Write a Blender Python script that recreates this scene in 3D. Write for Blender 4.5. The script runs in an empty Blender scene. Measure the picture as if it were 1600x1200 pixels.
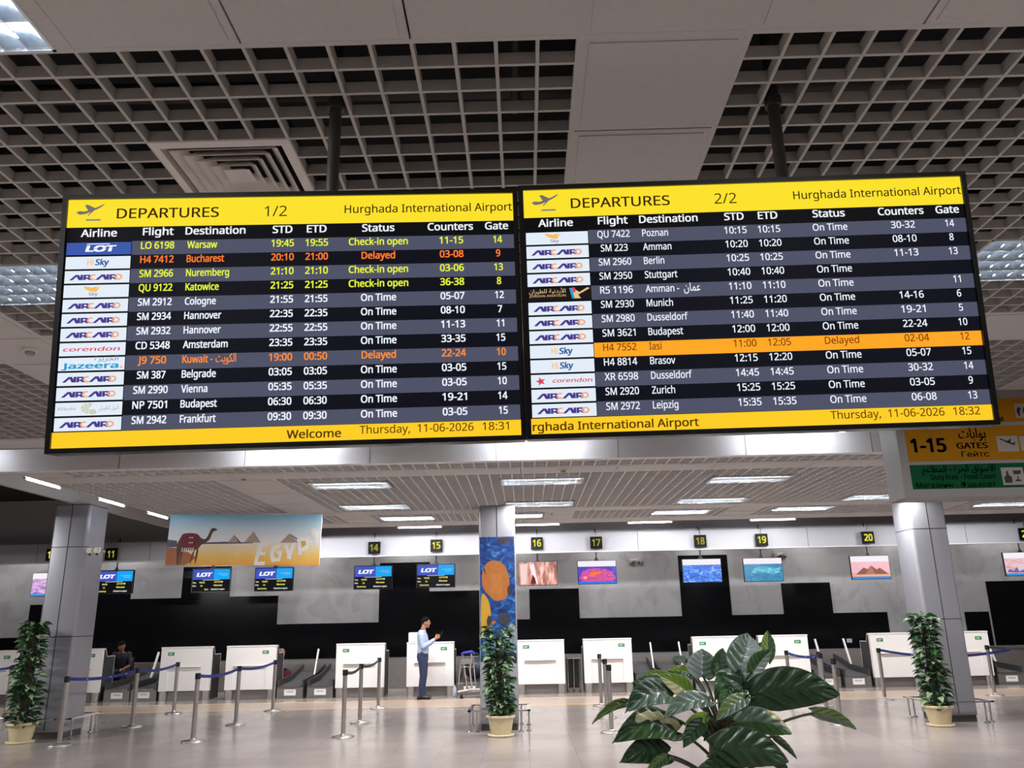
import bpy, bmesh, math, random
from mathutils import Vector, Matrix, Euler, Quaternion
from math import sin, cos, pi, radians
scene = bpy.context.scene
col = scene.collection
random.seed(7)

# ------------------------------------------------------------------ camera, world, exposure
F_PX, PITCH, ROLL, YAW, EYE = 1273.86, 0.281657, -0.0203035, -0.0115877, 1.65
_fw = Vector((sin(YAW) * cos(PITCH), cos(YAW) * cos(PITCH), sin(PITCH)))
_rt = Vector((cos(YAW), -sin(YAW), 0.0))
_up = _rt.cross(_fw)
CR = _rt * cos(ROLL) + _up * sin(ROLL)
CU = -_rt * sin(ROLL) + _up * cos(ROLL)
CAM = Vector((0, 0, EYE))
cam_d = bpy.data.cameras.new('camera')
cam_d.sensor_width = 36.0
cam_d.lens = F_PX / 1600 * 36.0
cam_d.clip_start = 0.05
cam_d.clip_end = 200
cam = bpy.data.objects.new('camera', cam_d)
col.objects.link(cam)
M3 = Matrix((CR, CU, -_fw)).transposed()
cam.matrix_world = Matrix.Translation(CAM) @ M3.to_4x4()
scene.camera = cam
scene.view_settings.view_transform = 'Standard'
scene.view_settings.look = 'None'
scene.view_settings.exposure = 0.0
scene.view_settings.gamma = 1.0
scene.view_settings.use_curve_mapping = False
scene.cycles.use_denoising = True
scene.cycles.max_bounces = 8
scene.cycles.diffuse_bounces = 4
scene.cycles.glossy_bounces = 4
scene.cycles.caustics_reflective = False
scene.cycles.caustics_refractive = False
scene.cycles.sample_clamp_indirect = 10.0
world = bpy.data.worlds.new('world')
scene.world = world
world.use_nodes = True
world.node_tree.nodes['Background'].inputs[0].default_value = (0.75, 0.72, 0.72, 1)
world.node_tree.nodes['Background'].inputs[1].default_value = 0.02

TUBE_NEAR, TUBE_FAR, TUBE_SLOT = 45.0, 60.0, 58.0     # brightness of the fluorescent tubes
LAMP_Z, WATT_ADDED = 0.002, 26.0
WATT_NEAR, WATT_FAR, WATT_REAR = 68.0, 130.0, 210.0                    # light given by one louvred fixture


def ray(x, y):
    return _fw + CR * ((x - 800) / F_PX) - CU * ((y - 600) / F_PX)


def onz(x, y, z):
    d = ray(x, y)
    return CAM + d * ((z - EYE) / d.z)


def ony(x, y, Y):
    d = ray(x, y)
    return CAM + d * (Y / d.y)


# ------------------------------------------------------------------ materials
def lin(c):
    c = c / 255.0
    return c / 12.92 if c <= 0.04045 else ((c + 0.055) / 1.055) ** 2.4


def rgb(t):
    return tuple(lin(v) for v in t) + (1.0,)


MATS = {}


def mat(name, c, rough=0.5, metal=0.0, spec=0.5, noise=0.0, nscale=6.0, coat=0.0, bump=0.0, trans=0.0):
    if name in MATS:
        return MATS[name]
    m = bpy.data.materials.new(name)
    m.use_nodes = True
    nt = m.node_tree
    b = nt.nodes['Principled BSDF']
    cc = rgb(c)
    b.inputs['Base Color'].default_value = cc
    b.inputs['Roughness'].default_value = rough
    b.inputs['Metallic'].default_value = metal
    b.inputs['Specular IOR Level'].default_value = spec
    b.inputs['Coat Weight'].default_value = coat
    b.inputs['Transmission Weight'].default_value = trans
    if noise or bump:
        tc = nt.nodes.new('ShaderNodeTexCoord')
        n = nt.nodes.new('ShaderNodeTexNoise')
        n.inputs['Scale'].default_value = nscale
        n.inputs['Detail'].default_value = 4
        nt.links.new(tc.outputs['Object'], n.inputs['Vector'])
        if noise:
            r = nt.nodes.new('ShaderNodeValToRGB')
            r.color_ramp.elements[0].position = 0.3
            r.color_ramp.elements[1].position = 0.7
            r.color_ramp.elements[0].color = tuple(v * (1 - noise) for v in cc[:3]) + (1,)
            r.color_ramp.elements[1].color = tuple(min(1, v * (1 + noise)) for v in cc[:3]) + (1,)
            nt.links.new(n.outputs['Fac'], r.inputs['Fac'])
            nt.links.new(r.outputs['Color'], b.inputs['Base Color'])
        if bump:
            bp = nt.nodes.new('ShaderNodeBump')
            bp.inputs['Strength'].default_value = bump
            bp.inputs['Distance'].default_value = 0.01
            nt.links.new(n.outputs['Fac'], bp.inputs['Height'])
            nt.links.new(bp.outputs['Normal'], b.inputs['Normal'])
    MATS[name] = m
    return m


def emis(name, c, s=1.0, base=(3, 3, 4)):
    if name in MATS:
        return MATS[name]
    m = bpy.data.materials.new(name)
    m.use_nodes = True
    b = m.node_tree.nodes['Principled BSDF']
    b.inputs['Base Color'].default_value = rgb(base)
    b.inputs['Roughness'].default_value = 0.4
    b.inputs['Specular IOR Level'].default_value = 0.06
    b.inputs['Emission Color'].default_value = rgb(c)
    b.inputs['Emission Strength'].default_value = s
    MATS[name] = m
    return m


def ecol(c):
    return emis('glow_%d_%d_%d' % tuple(c), c)


def emis_noise(name, ramp, scale=6.0, stretch=(1, 1, 1), distort=0.0, strength=1.0, wave=False):
    """a lit picture: emission from a colour ramp over noise in object space"""
    if name in MATS:
        return MATS[name]
    m = bpy.data.materials.new(name)
    m.use_nodes = True
    nt = m.node_tree
    b = nt.nodes['Principled BSDF']
    b.inputs['Base Color'].default_value = (0.004, 0.004, 0.005, 1)
    b.inputs['Roughness'].default_value = 0.4
    tc = nt.nodes.new('ShaderNodeTexCoord')
    mp = nt.nodes.new('ShaderNodeMapping')
    mp.inputs['Scale'].default_value = stretch
    nt.links.new(tc.outputs['Object'], mp.inputs['Vector'])
    n = nt.nodes.new('ShaderNodeTexNoise')
    n.inputs['Scale'].default_value = scale
    n.inputs['Detail'].default_value = 6
    n.inputs['Distortion'].default_value = distort
    nt.links.new(mp.outputs['Vector'], n.inputs['Vector'])
    r = nt.nodes.new('ShaderNodeValToRGB')
    els = r.color_ramp.elements
    while len(els) < len(ramp):
        els.new(0.5)
    for e, (p, c) in zip(els, ramp):
        e.position = p
        e.color = rgb(c)
    nt.links.new(n.outputs['Fac'], r.inputs['Fac'])
    if strength > 0:
        nt.links.new(r.outputs['Color'], b.inputs['Emission Color'])
        b.inputs['Emission Strength'].default_value = strength
    else:
        nt.links.new(r.outputs['Color'], b.inputs['Base Color'])
    MATS[name] = m
    return m


# ------------------------------------------------------------------ mesh builder
class MB:
    def __init__(self):
        self.v, self.f, self.mi, self.sm = [], [], [], []

    def add(self, vs, fs, m=0, smooth=False):
        o = len(self.v)
        self.v += [tuple(p) for p in vs]
        self.f += [tuple(i + o for i in f) for f in fs]
        self.mi += [m] * len(fs)
        self.sm += [smooth] * len(fs)
        return self

    def box(self, x0, x1, y0, y1, z0, z1, m=0, bev=0.0):
        if bev > 0:
            b = min(bev, (x1 - x0) / 2.01, (y1 - y0) / 2.01, (z1 - z0) / 2.01)
            bm = bmesh.new()
            bmesh.ops.create_cube(bm, size=1.0)
            for v in bm.verts:
                v.co = Vector(((x0 + x1) / 2 + v.co.x * (x1 - x0), (y0 + y1) / 2 + v.co.y * (y1 - y0), (z0 + z1) / 2 + v.co.z * (z1 - z0)))
            bmesh.ops.bevel(bm, geom=bm.edges[:], offset=b, segments=2, affect='EDGES')
            bm.verts.index_update()
            self.add([v.co for v in bm.verts], [[v.index for v in f.verts] for f in bm.faces], m)
            bm.free()
            return self
        vs = [(x0, y0, z0), (x1, y0, z0), (x1, y1, z0), (x0, y1, z0), (x0, y0, z1), (x1, y0, z1), (x1, y1, z1), (x0, y1, z1)]
        fs = [(0, 3, 2, 1), (4, 5, 6, 7), (0, 1, 5, 4), (1, 2, 6, 5), (2, 3, 7, 6), (3, 0, 4, 7)]
        return self.add(vs, fs, m)

    def poly(self, pts, m=0):
        return self.add(pts, [tuple(range(len(pts)))], m)

    def prism(self, pts, off, m=0, msides=None):
        """closed planar outline pushed along off"""
        n = len(pts)
        off = Vector(off)
        a = [Vector(p) for p in pts]
        b = [p + off for p in a]
        self.add(a + b, [tuple(range(n)), tuple(range(2 * n - 1, n - 1, -1))], m)
        self.add(a + b, [(i, i + n, (i + 1) % n + n, (i + 1) % n) for i in range(n)], m if msides is None else msides)
        return self

    def tube(self, pts, r, n=8, m=0, caps=True, smooth=True, sy=1.0):
        pts = [Vector(p) for p in pts]
        rs = r if isinstance(r, (list, tuple)) else [r] * len(pts)
        t0 = (pts[1] - pts[0]).normalized()
        ref = Vector((0, 0, 1)) if abs(t0.z) < 0.9 else Vector((0, 1, 0))
        nx = t0.cross(ref).normalized()
        vs = []
        for i, p in enumerate(pts):
            t = (pts[min(i + 1, len(pts) - 1)] - pts[max(i - 1, 0)]).normalized()
            nx = (nx - t * nx.dot(t)).normalized()
            ny = t.cross(nx)
            for k in range(n):
                a = 2 * pi * k / n
                vs.append(p + nx * (cos(a) * rs[i]) + ny * (sin(a) * rs[i] * sy))
        fs = []
        for i in range(len(pts) - 1):
            for k in range(n):
                fs.append((i * n + k, i * n + (k + 1) % n, (i + 1) * n + (k + 1) % n, (i + 1) * n + k))
        self.add(vs, fs, m, smooth)
        if caps:
            L = len(pts)
            self.add(vs[:n], [tuple(range(n - 1, -1, -1))], m)
            self.add(vs[(L - 1) * n:], [tuple(range(n))], m)
        return self

    def lathe(self, prof, n=24, c=(0, 0, 0), m=0, smooth=True):
        vs = []
        for r, z in prof:
            for k in range(n):
                a = 2 * pi * k / n
                vs.append((c[0] + r * cos(a), c[1] + r * sin(a), c[2] + z))
        fs = []
        for i in range(len(prof) - 1):
            for k in range(n):
                fs.append((i * n + k, i * n + (k + 1) % n, (i + 1) * n + (k + 1) % n, (i + 1) * n + k))
        self.add(vs, fs, m, smooth)
        for i, rev in ((0, True), (len(prof) - 1, False)):
            if prof[i][0] > 1e-4:
                ring = vs[i * n:(i + 1) * n]
                self.add(ring, [tuple(range(n - 1, -1, -1)) if rev else tuple(range(n))], m)
        return self

    def ball(self, c, rx, ry, rz, nu=16, nv=10, m=0, fn=None):
        vs, fs = [], []
        for j in range(nv + 1):
            th = pi * j / nv
            for k in range(nu):
                a = 2 * pi * k / nu
                p = Vector((sin(th) * cos(a), sin(th) * sin(a), cos(th)))
                if fn:
                    p = fn(p)
                vs.append((c[0] + p.x * rx, c[1] + p.y * ry, c[2] + p.z * rz))
        for j in range(nv):
            for k in range(nu):
                fs.append((j * nu + k, (j + 1) * nu + k, (j + 1) * nu + (k + 1) % nu, j * nu + (k + 1) % nu))
        return self.add(vs, fs, m, True)

    def grid(self, P, m=0, smooth=True):
        """P: rows of points"""
        R, Cn = len(P), len(P[0])
        vs = [p for row in P for p in row]
        fs = [(i * Cn + k, i * Cn + k + 1, (i + 1) * Cn + k + 1, (i + 1) * Cn + k) for i in range(R - 1) for k in range(Cn - 1)]
        return self.add(vs, fs, m, smooth)

    def shift(self, d):
        d = Vector(d)
        self.v = [tuple(Vector(p) + d) for p in self.v]
        return self

    def build(self, name, mats, parent=None, loc=None, world_coords=True, kind=None):
        if not isinstance(mats, (list, tuple)):
            mats = [mats]
        me = bpy.data.meshes.new(name)
        off = Vector((0, 0, 0))
        if parent is not None and world_coords:
            q = parent
            while q is not None:
                off += q.location
                q = q.parent
        if loc is not None and parent is None:
            off = Vector(loc)
        me.from_pydata([tuple(Vector(p) - off) for p in self.v], [], self.f)
        for m in mats:
            me.materials.append(m)
        me.polygons.foreach_set('material_index', self.mi)
        me.polygons.foreach_set('use_smooth', self.sm)
        me.update()
        o = bpy.data.objects.new(name, me)
        if loc is not None and parent is None:
            o.location = loc
        col.objects.link(o)
        if parent is not None:
            o.parent = parent
        if kind:
            o['kind'] = kind
        return o


def tag(o, label, cat, group=None):
    o['label'] = label
    o['category'] = cat
    if group:
        o['group'] = group
    return o


def thing(name, label, cat, loc=(0, 0, 0), rot=None, group=None):
    o = bpy.data.objects.new(name, None)
    o.empty_display_size = 0.1
    o.location = loc
    if rot is not None:
        o.rotation_euler = rot
    col.objects.link(o)
    return tag(o, label, cat, group)


def copy_tree(o, parent=None):
    c = o.copy()
    col.objects.link(c)
    if parent is not None:
        c.parent = parent
    for ch in list(o.children):
        copy_tree(ch, c)
    return c


# ------------------------------------------------------------------ lettering
_tc = {}
try:      # the sans face that ships with the program; its built-in face otherwise
    FACE = bpy.data.fonts.load(bpy.utils.resource_path('LOCAL') + '/datafiles/fonts/NotoSansHebrew-Regular.woff2')
except Exception:
    FACE = None


def text_geo(s, bold=0.0):
    """outline of a string at size 1: (verts, faces, xmin, xmax); heavier weights are laid on by shifted copies"""
    key = (s, bold)
    if key in _tc:
        return _tc[key]
    cu = bpy.data.curves.new('lettering', 'FONT')
    cu.body = s
    if FACE and all(ord(c) < 0x250 for c in s):
        cu.font = FACE
    cu.size = 1.0
    cu.resolution_u = 3
    ob = bpy.data.objects.new('lettering', cu)
    col.objects.link(ob)
    dg = bpy.context.evaluated_depsgraph_get()
    me = bpy.data.meshes.new_from_object(ob.evaluated_get(dg))
    v0 = [(v.co.x, v.co.y) for v in me.vertices]
    f0 = [tuple(p.vertices) for p in me.polygons]
    bpy.data.objects.remove(ob)
    bpy.data.curves.remove(cu)
    bpy.data.meshes.remove(me)
    vs, fs = [], []
    b = max(0.0, bold)
    offs = ((0, 0),) if b < .004 else [(b * i, b * .6 * j) for i in ((-1, 1) if b < .026 else (-1, 0, 1)) for j in ((-1, 1) if b < .026 else (-1, 0, 1))]
    for dx, dy in offs:
        o = len(vs)
        vs += [(x + dx, y + dy) for x, y in v0]
        fs += [tuple(i + o for i in f) for f in f0]
    x0 = min([v[0] for v in vs] or [0])
    x1 = max([v[0] for v in vs] or [1])
    _tc[key] = (vs, fs, x0, x1)
    return _tc[key]


CAP = max(v[1] for v in text_geo('H')[0])   # capital height at size 1


def put_text(mb, s, x, z, cap, y=0.0, align='C', m=0, bold=0.0, width=None, xs=1.0, skew=0.0, P=None):
    """letters in the local XZ plane facing -Y; x,z = anchor on the baseline, cap = capital height"""
    vs, fs, x0, x1 = text_geo(s, bold)
    k = cap / CAP
    kx = k * xs
    if width:
        kx = width / (x1 - x0)
    ox = {'L': x - x0 * kx, 'R': x - x1 * kx, 'C': x - (x0 + x1) / 2 * kx}[align]
    pts = [(ox + a * kx + b * k * skew, y, z + b * k) for a, b in vs]
    if P:
        pts = [P(*p) for p in pts]
    mb.add(pts, fs, m)


AR_GATES = '\uFE95\uFE8E\uFE91\uFE8D\uFEEE\uFE91'
AR_KUWAIT = '\uFE96\uFEF3\uFEEE\uFEDC\uFEDF\uFE8D'
AR_AMMAN = '\uFEE5\uFE8E\uFEE4\uFECB'
AR_JAZ = '\uFE93\uFEAE\uFEF3\uFEB0\uFEA0\uFEDF\uFE8D'
AR_MARKET = '\uFEE2\uFECB\uFE8E\uFEC4\uFEE4\uFEDF\uFE8D - \uFE93\uFEAE\uFEA4\uFEDF\uFE8D \uFED5\uFE8D\uFEEE\uFEB3\uFEF7\uFE8D'
AR_JORD = '\uFEE5\uFE8D\uFEAE\uFEF4\uFEC4\uFEE0\uFEDF \uFE94\uFEF4\uFEE7\uFEA9\uFEAD\uFEF7\uFE8D'
AR_NILE = '\uFEE5\uFE8D\uFEAE\uFEF4\uFEC4\uFEE0\uFEDF \uFEDE\uFEF4\uFEE8\uFEDF\uFE8D'

# common materials
m_tile = mat('ceiling_tile_white', (194, 192, 191), 0.8, noise=0.03, nscale=40)
m_rib = mat('open_grid_paint', (188, 185, 181), 0.6)
m_rib2 = mat('open_grid_paint_pale', (226, 224, 224), 0.6)
m_void = mat('plenum_dark', (22, 20, 23), 0.9)
m_white = mat('white_panel', (222, 220, 222), 0.45, noise=0.015, nscale=3)
m_lam = mat('white_laminate', (228, 223, 220), 0.35, noise=0.01)
m_steel = mat('brushed_steel', (186, 179, 174), 0.32, metal=0.9, noise=0.08, nscale=20)
m_chrome = mat('polished_chrome', (205, 205, 208), 0.12, metal=1.0)
m_alu = mat('louvre_aluminium', (222, 230, 238), 0.24, metal=1.0)
m_clad = mat('column_cladding', (152, 151, 157), 0.35, metal=0.25, noise=0.02)
m_joint = mat('dark_joint', (38, 37, 40), 0.7)
m_plinth = mat('plinth_grey', (72, 66, 64), 0.5)
m_blackp = mat('black_plastic', (14, 14, 15), 0.4)
m_bezel = mat('bezel_black', (15, 14, 15), 0.25)
m_cheek = mat('counter_dark_side', (58, 56, 57), 0.5)
m_steeld = mat('dull_steel', (128, 122, 119), 0.4, metal=0.6, noise=0.05, nscale=8)
m_rubber = mat('conveyor_rubber', (74, 73, 75), 0.6, noise=0.08, nscale=30)
m_green = mat('green_sticker', (22, 120, 72), 0.5)
m_paper = mat('paper', (225, 222, 220), 0.8)
m_ink = mat('ink', (60, 60, 66), 0.8)
m_grey = mat('grey_plastic', (150, 147, 145), 0.5)
m_poledark = mat('dark_pole_paint', (62, 59, 57), 0.5)
m_tube = emis('fluorescent_tube', (245, 248, 255), TUBE_NEAR, base=(230, 230, 230))
m_tubef = emis('fluorescent_tube_far', (250, 248, 246), TUBE_FAR, base=(230, 230, 230))
m_tubes = emis('fluorescent_tube_slot', (240, 246, 255), TUBE_SLOT, base=(230, 230, 230))
m_tuber = emis('fluorescent_tube_rear', (246, 248, 255), 24.0, base=(230, 230, 230))


# ------------------------------------------------------------------ setting: floor, walls
def floor_material():
    m = bpy.data.materials.new('polished_stone_floor')
    m.use_nodes = True
    nt = m.node_tree
    b = nt.nodes['Principled BSDF']
    tc = nt.nodes.new('ShaderNodeTexCoord')
    br = nt.nodes.new('ShaderNodeTexBrick')
    br.offset = 0.0
    br.inputs['Scale'].default_value = 1.0
    br.inputs['Brick Width'].default_value = 0.6
    br.inputs['Row Height'].default_value = 0.6
    br.inputs['Mortar Size'].default_value = 0.003
    br.inputs['Color1'].default_value = rgb((163, 151, 145))
    br.inputs['Color2'].default_value = rgb((154, 143, 137))
    br.inputs['Mortar'].default_value = rgb((140, 129, 123))
    nt.links.new(tc.outputs['Object'], br.inputs['Vector'])
    n = nt.nodes.new('ShaderNodeTexNoise')
    n.inputs['Scale'].default_value = 0.9
    n.inputs['Detail'].default_value = 5
    nt.links.new(tc.outputs['Object'], n.inputs['Vector'])
    mx = nt.nodes.new('ShaderNodeMix')
    mx.data_type = 'RGBA'
    mx.blend_type = 'MULTIPLY'
    mx.inputs[0].default_value = 0.5
    r = nt.nodes.new('ShaderNodeValToRGB')
    r.color_ramp.elements[0].position = 0.35
    r.color_ramp.elements[0].color = (0.72, 0.70, 0.70, 1)
    r.color_ramp.elements[1].position = 0.65
    r.color_ramp.elements[1].color = (1, 1, 1, 1)
    nt.links.new(n.outputs['Fac'], r.inputs['Fac'])
    nt.links.new(br.outputs['Color'], mx.inputs[6])
    nt.links.new(r.outputs['Color'], mx.inputs[7])
    nt.links.new(mx.outputs[2], b.inputs['Base Color'])
    b.inputs['Roughness'].default_value = 0.21
    b.inputs['Specular IOR Level'].default_value = 0.5
    return m


floor = MB().box(-24, 24, -8, 23.2, -0.1, 0).build('floor', floor_material(), kind='structure')
m_yellow = mat('yellow_floor_line', (214, 178, 116), 0.35)
for nm, Y in (('floor_line', 17.5), ('floor_line', 19.05)):
    MB().box(-16, 16, Y - 0.05, Y + 0.05, 0.0, 0.002).build(nm, m_yellow, floor)
m_beige = mat('beige_floor_band', (176, 156, 142), 0.28, noise=0.06)
MB().box(-16, 16, 17.56, 18.98, 0.0, 0.001).build('floor_band', m_beige, floor)


def marble_material():
    m = bpy.data.materials.new('grey_marble')
    m.use_nodes = True
    nt = m.node_tree
    b = nt.nodes['Principled BSDF']
    tc = nt.nodes.new('ShaderNodeTexCoord')
    mp = nt.nodes.new('ShaderNodeMapping')
    mp.inputs['Rotation'].default_value = (pi / 2, 0, 0)
    nt.links.new(tc.outputs['Object'], mp.inputs['Vector'])
    br = nt.nodes.new('ShaderNodeTexBrick')
    br.offset = 0.5
    br.inputs['Scale'].default_value = 1.0
    br.inputs['Brick Width'].default_value = 0.69
    br.inputs['Row Height'].default_value = 0.80
    br.inputs['Mortar Size'].default_value = 0.003
    br.inputs['Color1'].default_value = rgb((129, 127, 128))
    br.inputs['Color2'].default_value = rgb((119, 117, 119))
    br.inputs['Mortar'].default_value = rgb((110, 108, 110))
    nt.links.new(mp.outputs['Vector'], br.inputs['Vector'])
    n = nt.nodes.new('ShaderNodeTexNoise')
    n.inputs['Scale'].default_value = 1.6
    n.inputs['Detail'].default_value = 8
    n.inputs['Distortion'].default_value = 1.2
    nt.links.new(tc.outputs['Object'], n.inputs['Vector'])
    r = nt.nodes.new('ShaderNodeValToRGB')
    r.color_ramp.elements[0].position = 0.36
    r.color_ramp.elements[0].color = (0.78, 0.77, 0.76, 1)
    r.color_ramp.elements[1].position = 0.5
    r.color_ramp.elements[1].color = (1, 1, 1, 1)
    nt.links.new(n.outputs['Fac'], r.inputs['Fac'])
    mx = nt.nodes.new('ShaderNodeMix')
    mx.data_type = 'RGBA'
    mx.blend_type = 'MULTIPLY'
    mx.inputs[0].default_value = 0.8
    nt.links.new(br.outputs['Color'], mx.inputs[6])
    nt.links.new(r.outputs['Color'], mx.inputs[7])
    nt.links.new(mx.outputs[2], b.inputs['Base Color'])
    b.inputs['Roughness'].default_value = 0.35
    return m


YW = 22.8
wall = MB().box(-24, 24, YW, YW + 0.3, 0, 4.9).build('wall_back', marble_material(), kind='structure')
m_black = mat('black_gloss_cladding', (8, 8, 10), 0.16, spec=0.14)


def wx(x, y=950):
    return ony(x, y, YW).x


def wz(x, y):
    return ony(x, y, YW).z


blk = MB()
z_lo, z_mid, z_hi = 0.76, 1.66, 2.46
z_top = 3.22
YB = YW - 0.012


def bblock(xa, xb, z0, z1):
    blk.box(xa, xb, YB, YW + 0.001, z0, z1)


# lower continuous field, then the stepped blocks above it
segs = [(-24, wx(0), 1.60), (wx(0), wx(47), 1.45), (wx(47), wx(66), 2.30), (wx(66), wx(155, 920), 1.66),
        (wx(155, 920), wx(205.5, 920), 3.18), (wx(205.5, 920), wx(283, 935), 2.40), (wx(283, 935), wx(360.5, 910), 3.22),
        (wx(360.5, 910), wx(435, 932), 2.41), (wx(435, 932), wx(591.5, 974), 1.66), (wx(591.5, 974), wx(671, 900), 3.22),
        (wx(671, 900), wx(750, 968), 2.44), (wx(750, 968), wx(828, 968), 1.66), (wx(828, 968), wx(906, 966), 2.44),
        (wx(906, 966), wx(1066, 965), 1.66), (wx(1066, 965), wx(1144, 962), 3.25), (wx(1144, 962), wx(1225, 960), 1.66),
        (wx(1225, 960), wx(1302, 957), 2.46), (wx(1302, 957), wx(1386, 957), 1.66)]
bblock(-24, wx(1386, 957), z_lo, 1.45)
for a, b_, z in segs:
    if z > 1.46:
        bblock(a, b_, 1.45, z)
bblock(wx(1506, 954), wx(1544, 954), z_lo, 1.62)
bblock(wx(1543, 930), 16.5, z_lo, 2.40)
blk.build('black_panel', m_black, wall)
MB().box(-24, 24, YW - 0.35, YW - 0.001, 0, 0.74, bev=0.01).build('steel_skirting', m_steeld, wall)

m_bandw = mat('bulkhead_white', (184, 184, 191), 0.5)
band = MB().box(-24, 24, 20.2, 20.55, 3.215, 3.665)
bulk = band.build('trim_1', m_bandw, kind='structure')
jb = MB()
for px in (236, 487, 997, 1263, 1512, 60):
    x = ony(px, 850, 20.2).x
    jb.box(x - 0.006, x + 0.006, 20.195, 20.2, 3.215, 3.665)
jb.build('panel_joint', mat('pale_joint', (120, 118, 120), 0.7), bulk)
MB().box(-24, 24, 20.15, 20.2, 3.195, 3.215).build('lower_edge', m_white, bulk)
m_recess = mat('recess_grey', (176, 172, 176), 0.8)
MB().box(-24, 24, 20.9, 20.98, 3.5, 4.9).build('trim_2', m_recess, kind='structure')
MB().box(-24.3, -24, -8, 23.2, 0, 5).build('wall_left', mat('side_wall', (150, 146, 145), 0.8), kind='structure')
MB().box(24, 24.3, -8, 23.2, 0, 5).build('wall_right', MATS['side_wall'], kind='structure')
MB().box(-24, 24, -8.3, -8, 0, 5).build('wall_front', MATS['side_wall'], kind='structure')

# ------------------------------------------------------------------ ceilings
ZC, ZF, ZT = 3.623, 3.49, 3.80
MX, MY = 0.5995, 0.582
X0, Y0 = -1.561, 2.427


def cx(i):
    return X0 + MX * i


def cy(j):
    return Y0 + MY * j


def minus(a, b, cuts):
    iv = [(a, b)]
    for c, d in cuts:
        nv = []
        for p, q in iv:
            if d <= p or c >= q:
                nv.append((p, q))
            else:
                if c > p:
                    nv.append((p, c))
                if d < q:
                    nv.append((d, q))
        iv = nv
    return [(p, q) for p, q in iv if q - p > 1e-4]


def ribs(mb, x0, x1, y0, y1, z, sx, sy, h=0.05, t=0.0135, holes=()):
    nx = max(1, round((x1 - x0) / sx))
    ny = max(1, round((y1 - y0) / sy))
    for k in range(nx + 1):
        x = x0 + (x1 - x0) * k / nx
        cuts = [(b0, b1) for a0, a1, b0, b1 in holes if a0 + 1e-3 < x < a1 - 1e-3]
        for p, q in minus(y0, y1, cuts):
            mb.box(x - t / 2, x + t / 2, p, q, z, z + h)
    for k in range(ny + 1):
        y = y0 + (y1 - y0) * k / ny
        cuts = [(a0, a1) for a0, a1, b0, b1 in holes if b0 + 1e-3 < y < b1 - 1e-3]
        for p, q in minus(x0, x1, cuts):
            mb.box(p, q, y - t / 2, y + t / 2, z + 0.0005, z + h)


def flats(mb, x0, x1, y0, y1, z, sx, sy, gap=0.004, th=0.02, holes=()):
    nx = max(1, round((x1 - x0) / sx))
    ny = max(1, round((y1 - y0) / sy))
    for a in range(nx):
        for b in range(ny):
            xa, xb = x0 + (x1 - x0) * a / nx, x0 + (x1 - x0) * (a + 1) / nx
            ya, yb = y0 + (y1 - y0) * b / ny, y0 + (y1 - y0) * (b + 1) / ny
            xm, ym = (xa + xb) / 2, (ya + yb) / 2
            if any(h[0] < xm < h[1] and h[2] < ym < h[3] for h in holes):
                continue
            g = gap
            e = 0.035
            mb.box(xa + g, xb - g, ya + g, yb - g, z, z + th)
            # the raised field of the tile
            mb.box(xa + e, xb - e, ya + e, yb - e, z - 0.004, z)


near_holes = [(cx(0), cx(1), cy(1), cy(2)), (cx(-3), cx(-1), cy(3), cy(4)), (cx(7), cx(9), cy(3), cy(4)),
              (cx(-2), cx(-0.1), cy(-1), cy(0)), 
              (cx(-9), cx(-7), cy(3), cy(4)), (cx(14), cx(16), cy(3), cy(4)),
              (cx(-2), cx(0), cy(-7), cy(-6)), (cx(5), cx(7), cy(-7), cy(-6)), (cx(-9), cx(-7), cy(-7), cy(-6)), (cx(12), cx(14), cy(-7), cy(-6)),
              (cx(-9), cx(-7), cy(-1), cy(0)), (cx(12), cx(14), cy(-1), cy(0)), (cx(-2), cx(0), cy(-12), cy(-11)), (cx(5), cx(7), cy(-12), cy(-11)),
              (cx(-3), cx(-1), cy(8), cy(9)), (cx(9), cx(11), cy(-1), cy(0))]
YE = 8.97
g = MB()
fl = MB()
xc = [(-18, -11), (-10, -4), (-3, 3), (4, 10), (11, 18)]
yr = [(cy(0), cy(5)), (cy(6), 8.5)]
for a, b_ in xc:
    for y0, y1 in yr:
        ribs(g, cx(a), cx(b_), y0, y1, ZC, MX / 4, MY / 4, holes=near_holes)
for i in (-11, -4, 3, 10):
    for y0, y1 in yr:
        flats(fl, cx(i), cx(i + 1), y0, y1, ZC, MX, MY)
flats(fl, cx(-18), cx(18), cy(5), cy(6), ZC, MX, MY)
flats(fl, cx(-18), cx(18), cy(-1), cy(0), ZC, MX, MY, holes=near_holes)
flats(fl, cx(-18), cx(18), cy(-17), cy(-1), ZC, MX, MY, holes=near_holes)
flats(fl, cx(-18), cx(18), 8.5, YE, ZC, MX, YE - 8.5)
fl.box(cx(-0.1), cx(0) + .004, cy(-1), cy(0), ZC - .002, ZC + .02)
ceil = fl.build('ceiling', m_tile, kind='structure')
g.build('open_grid', m_rib, ceil)
rl = MB()
for i in (-4, -3, 3, 4, 10, 11):
    for y0, y1 in ((cy(-1), 8.97),):
        rl.box(cx(i) - 0.012, cx(i) + 0.012, y0, y1, ZC - 0.001, ZC + 0.03)
for y in (cy(-1), cy(0), cy(5), cy(6), 8.5):
    rl.box(cx(-18), cx(18), y - 0.012, y + 0.012, ZC - 0.0005, ZC + 0.03)
rl.box(cx(-18), cx(18), YE - 0.005, YE + 0.02, ZC - 0.01, ZC + 0.2)
rl.build('support_rail', m_tile, ceil)
MB().box(-24, 24, -8, 9.0, 4.45, 4.5).build('plenum', m_void, ceil)
duct = MB()
for z, y, r in ((4.2, 2.2, 0.09), (4.15, 3.3, 0.05), (4.2, 4.6, 0.12)):
    duct.tube([(-6, y, z), (7, y + 0.3, z)], r, 10)
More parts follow.
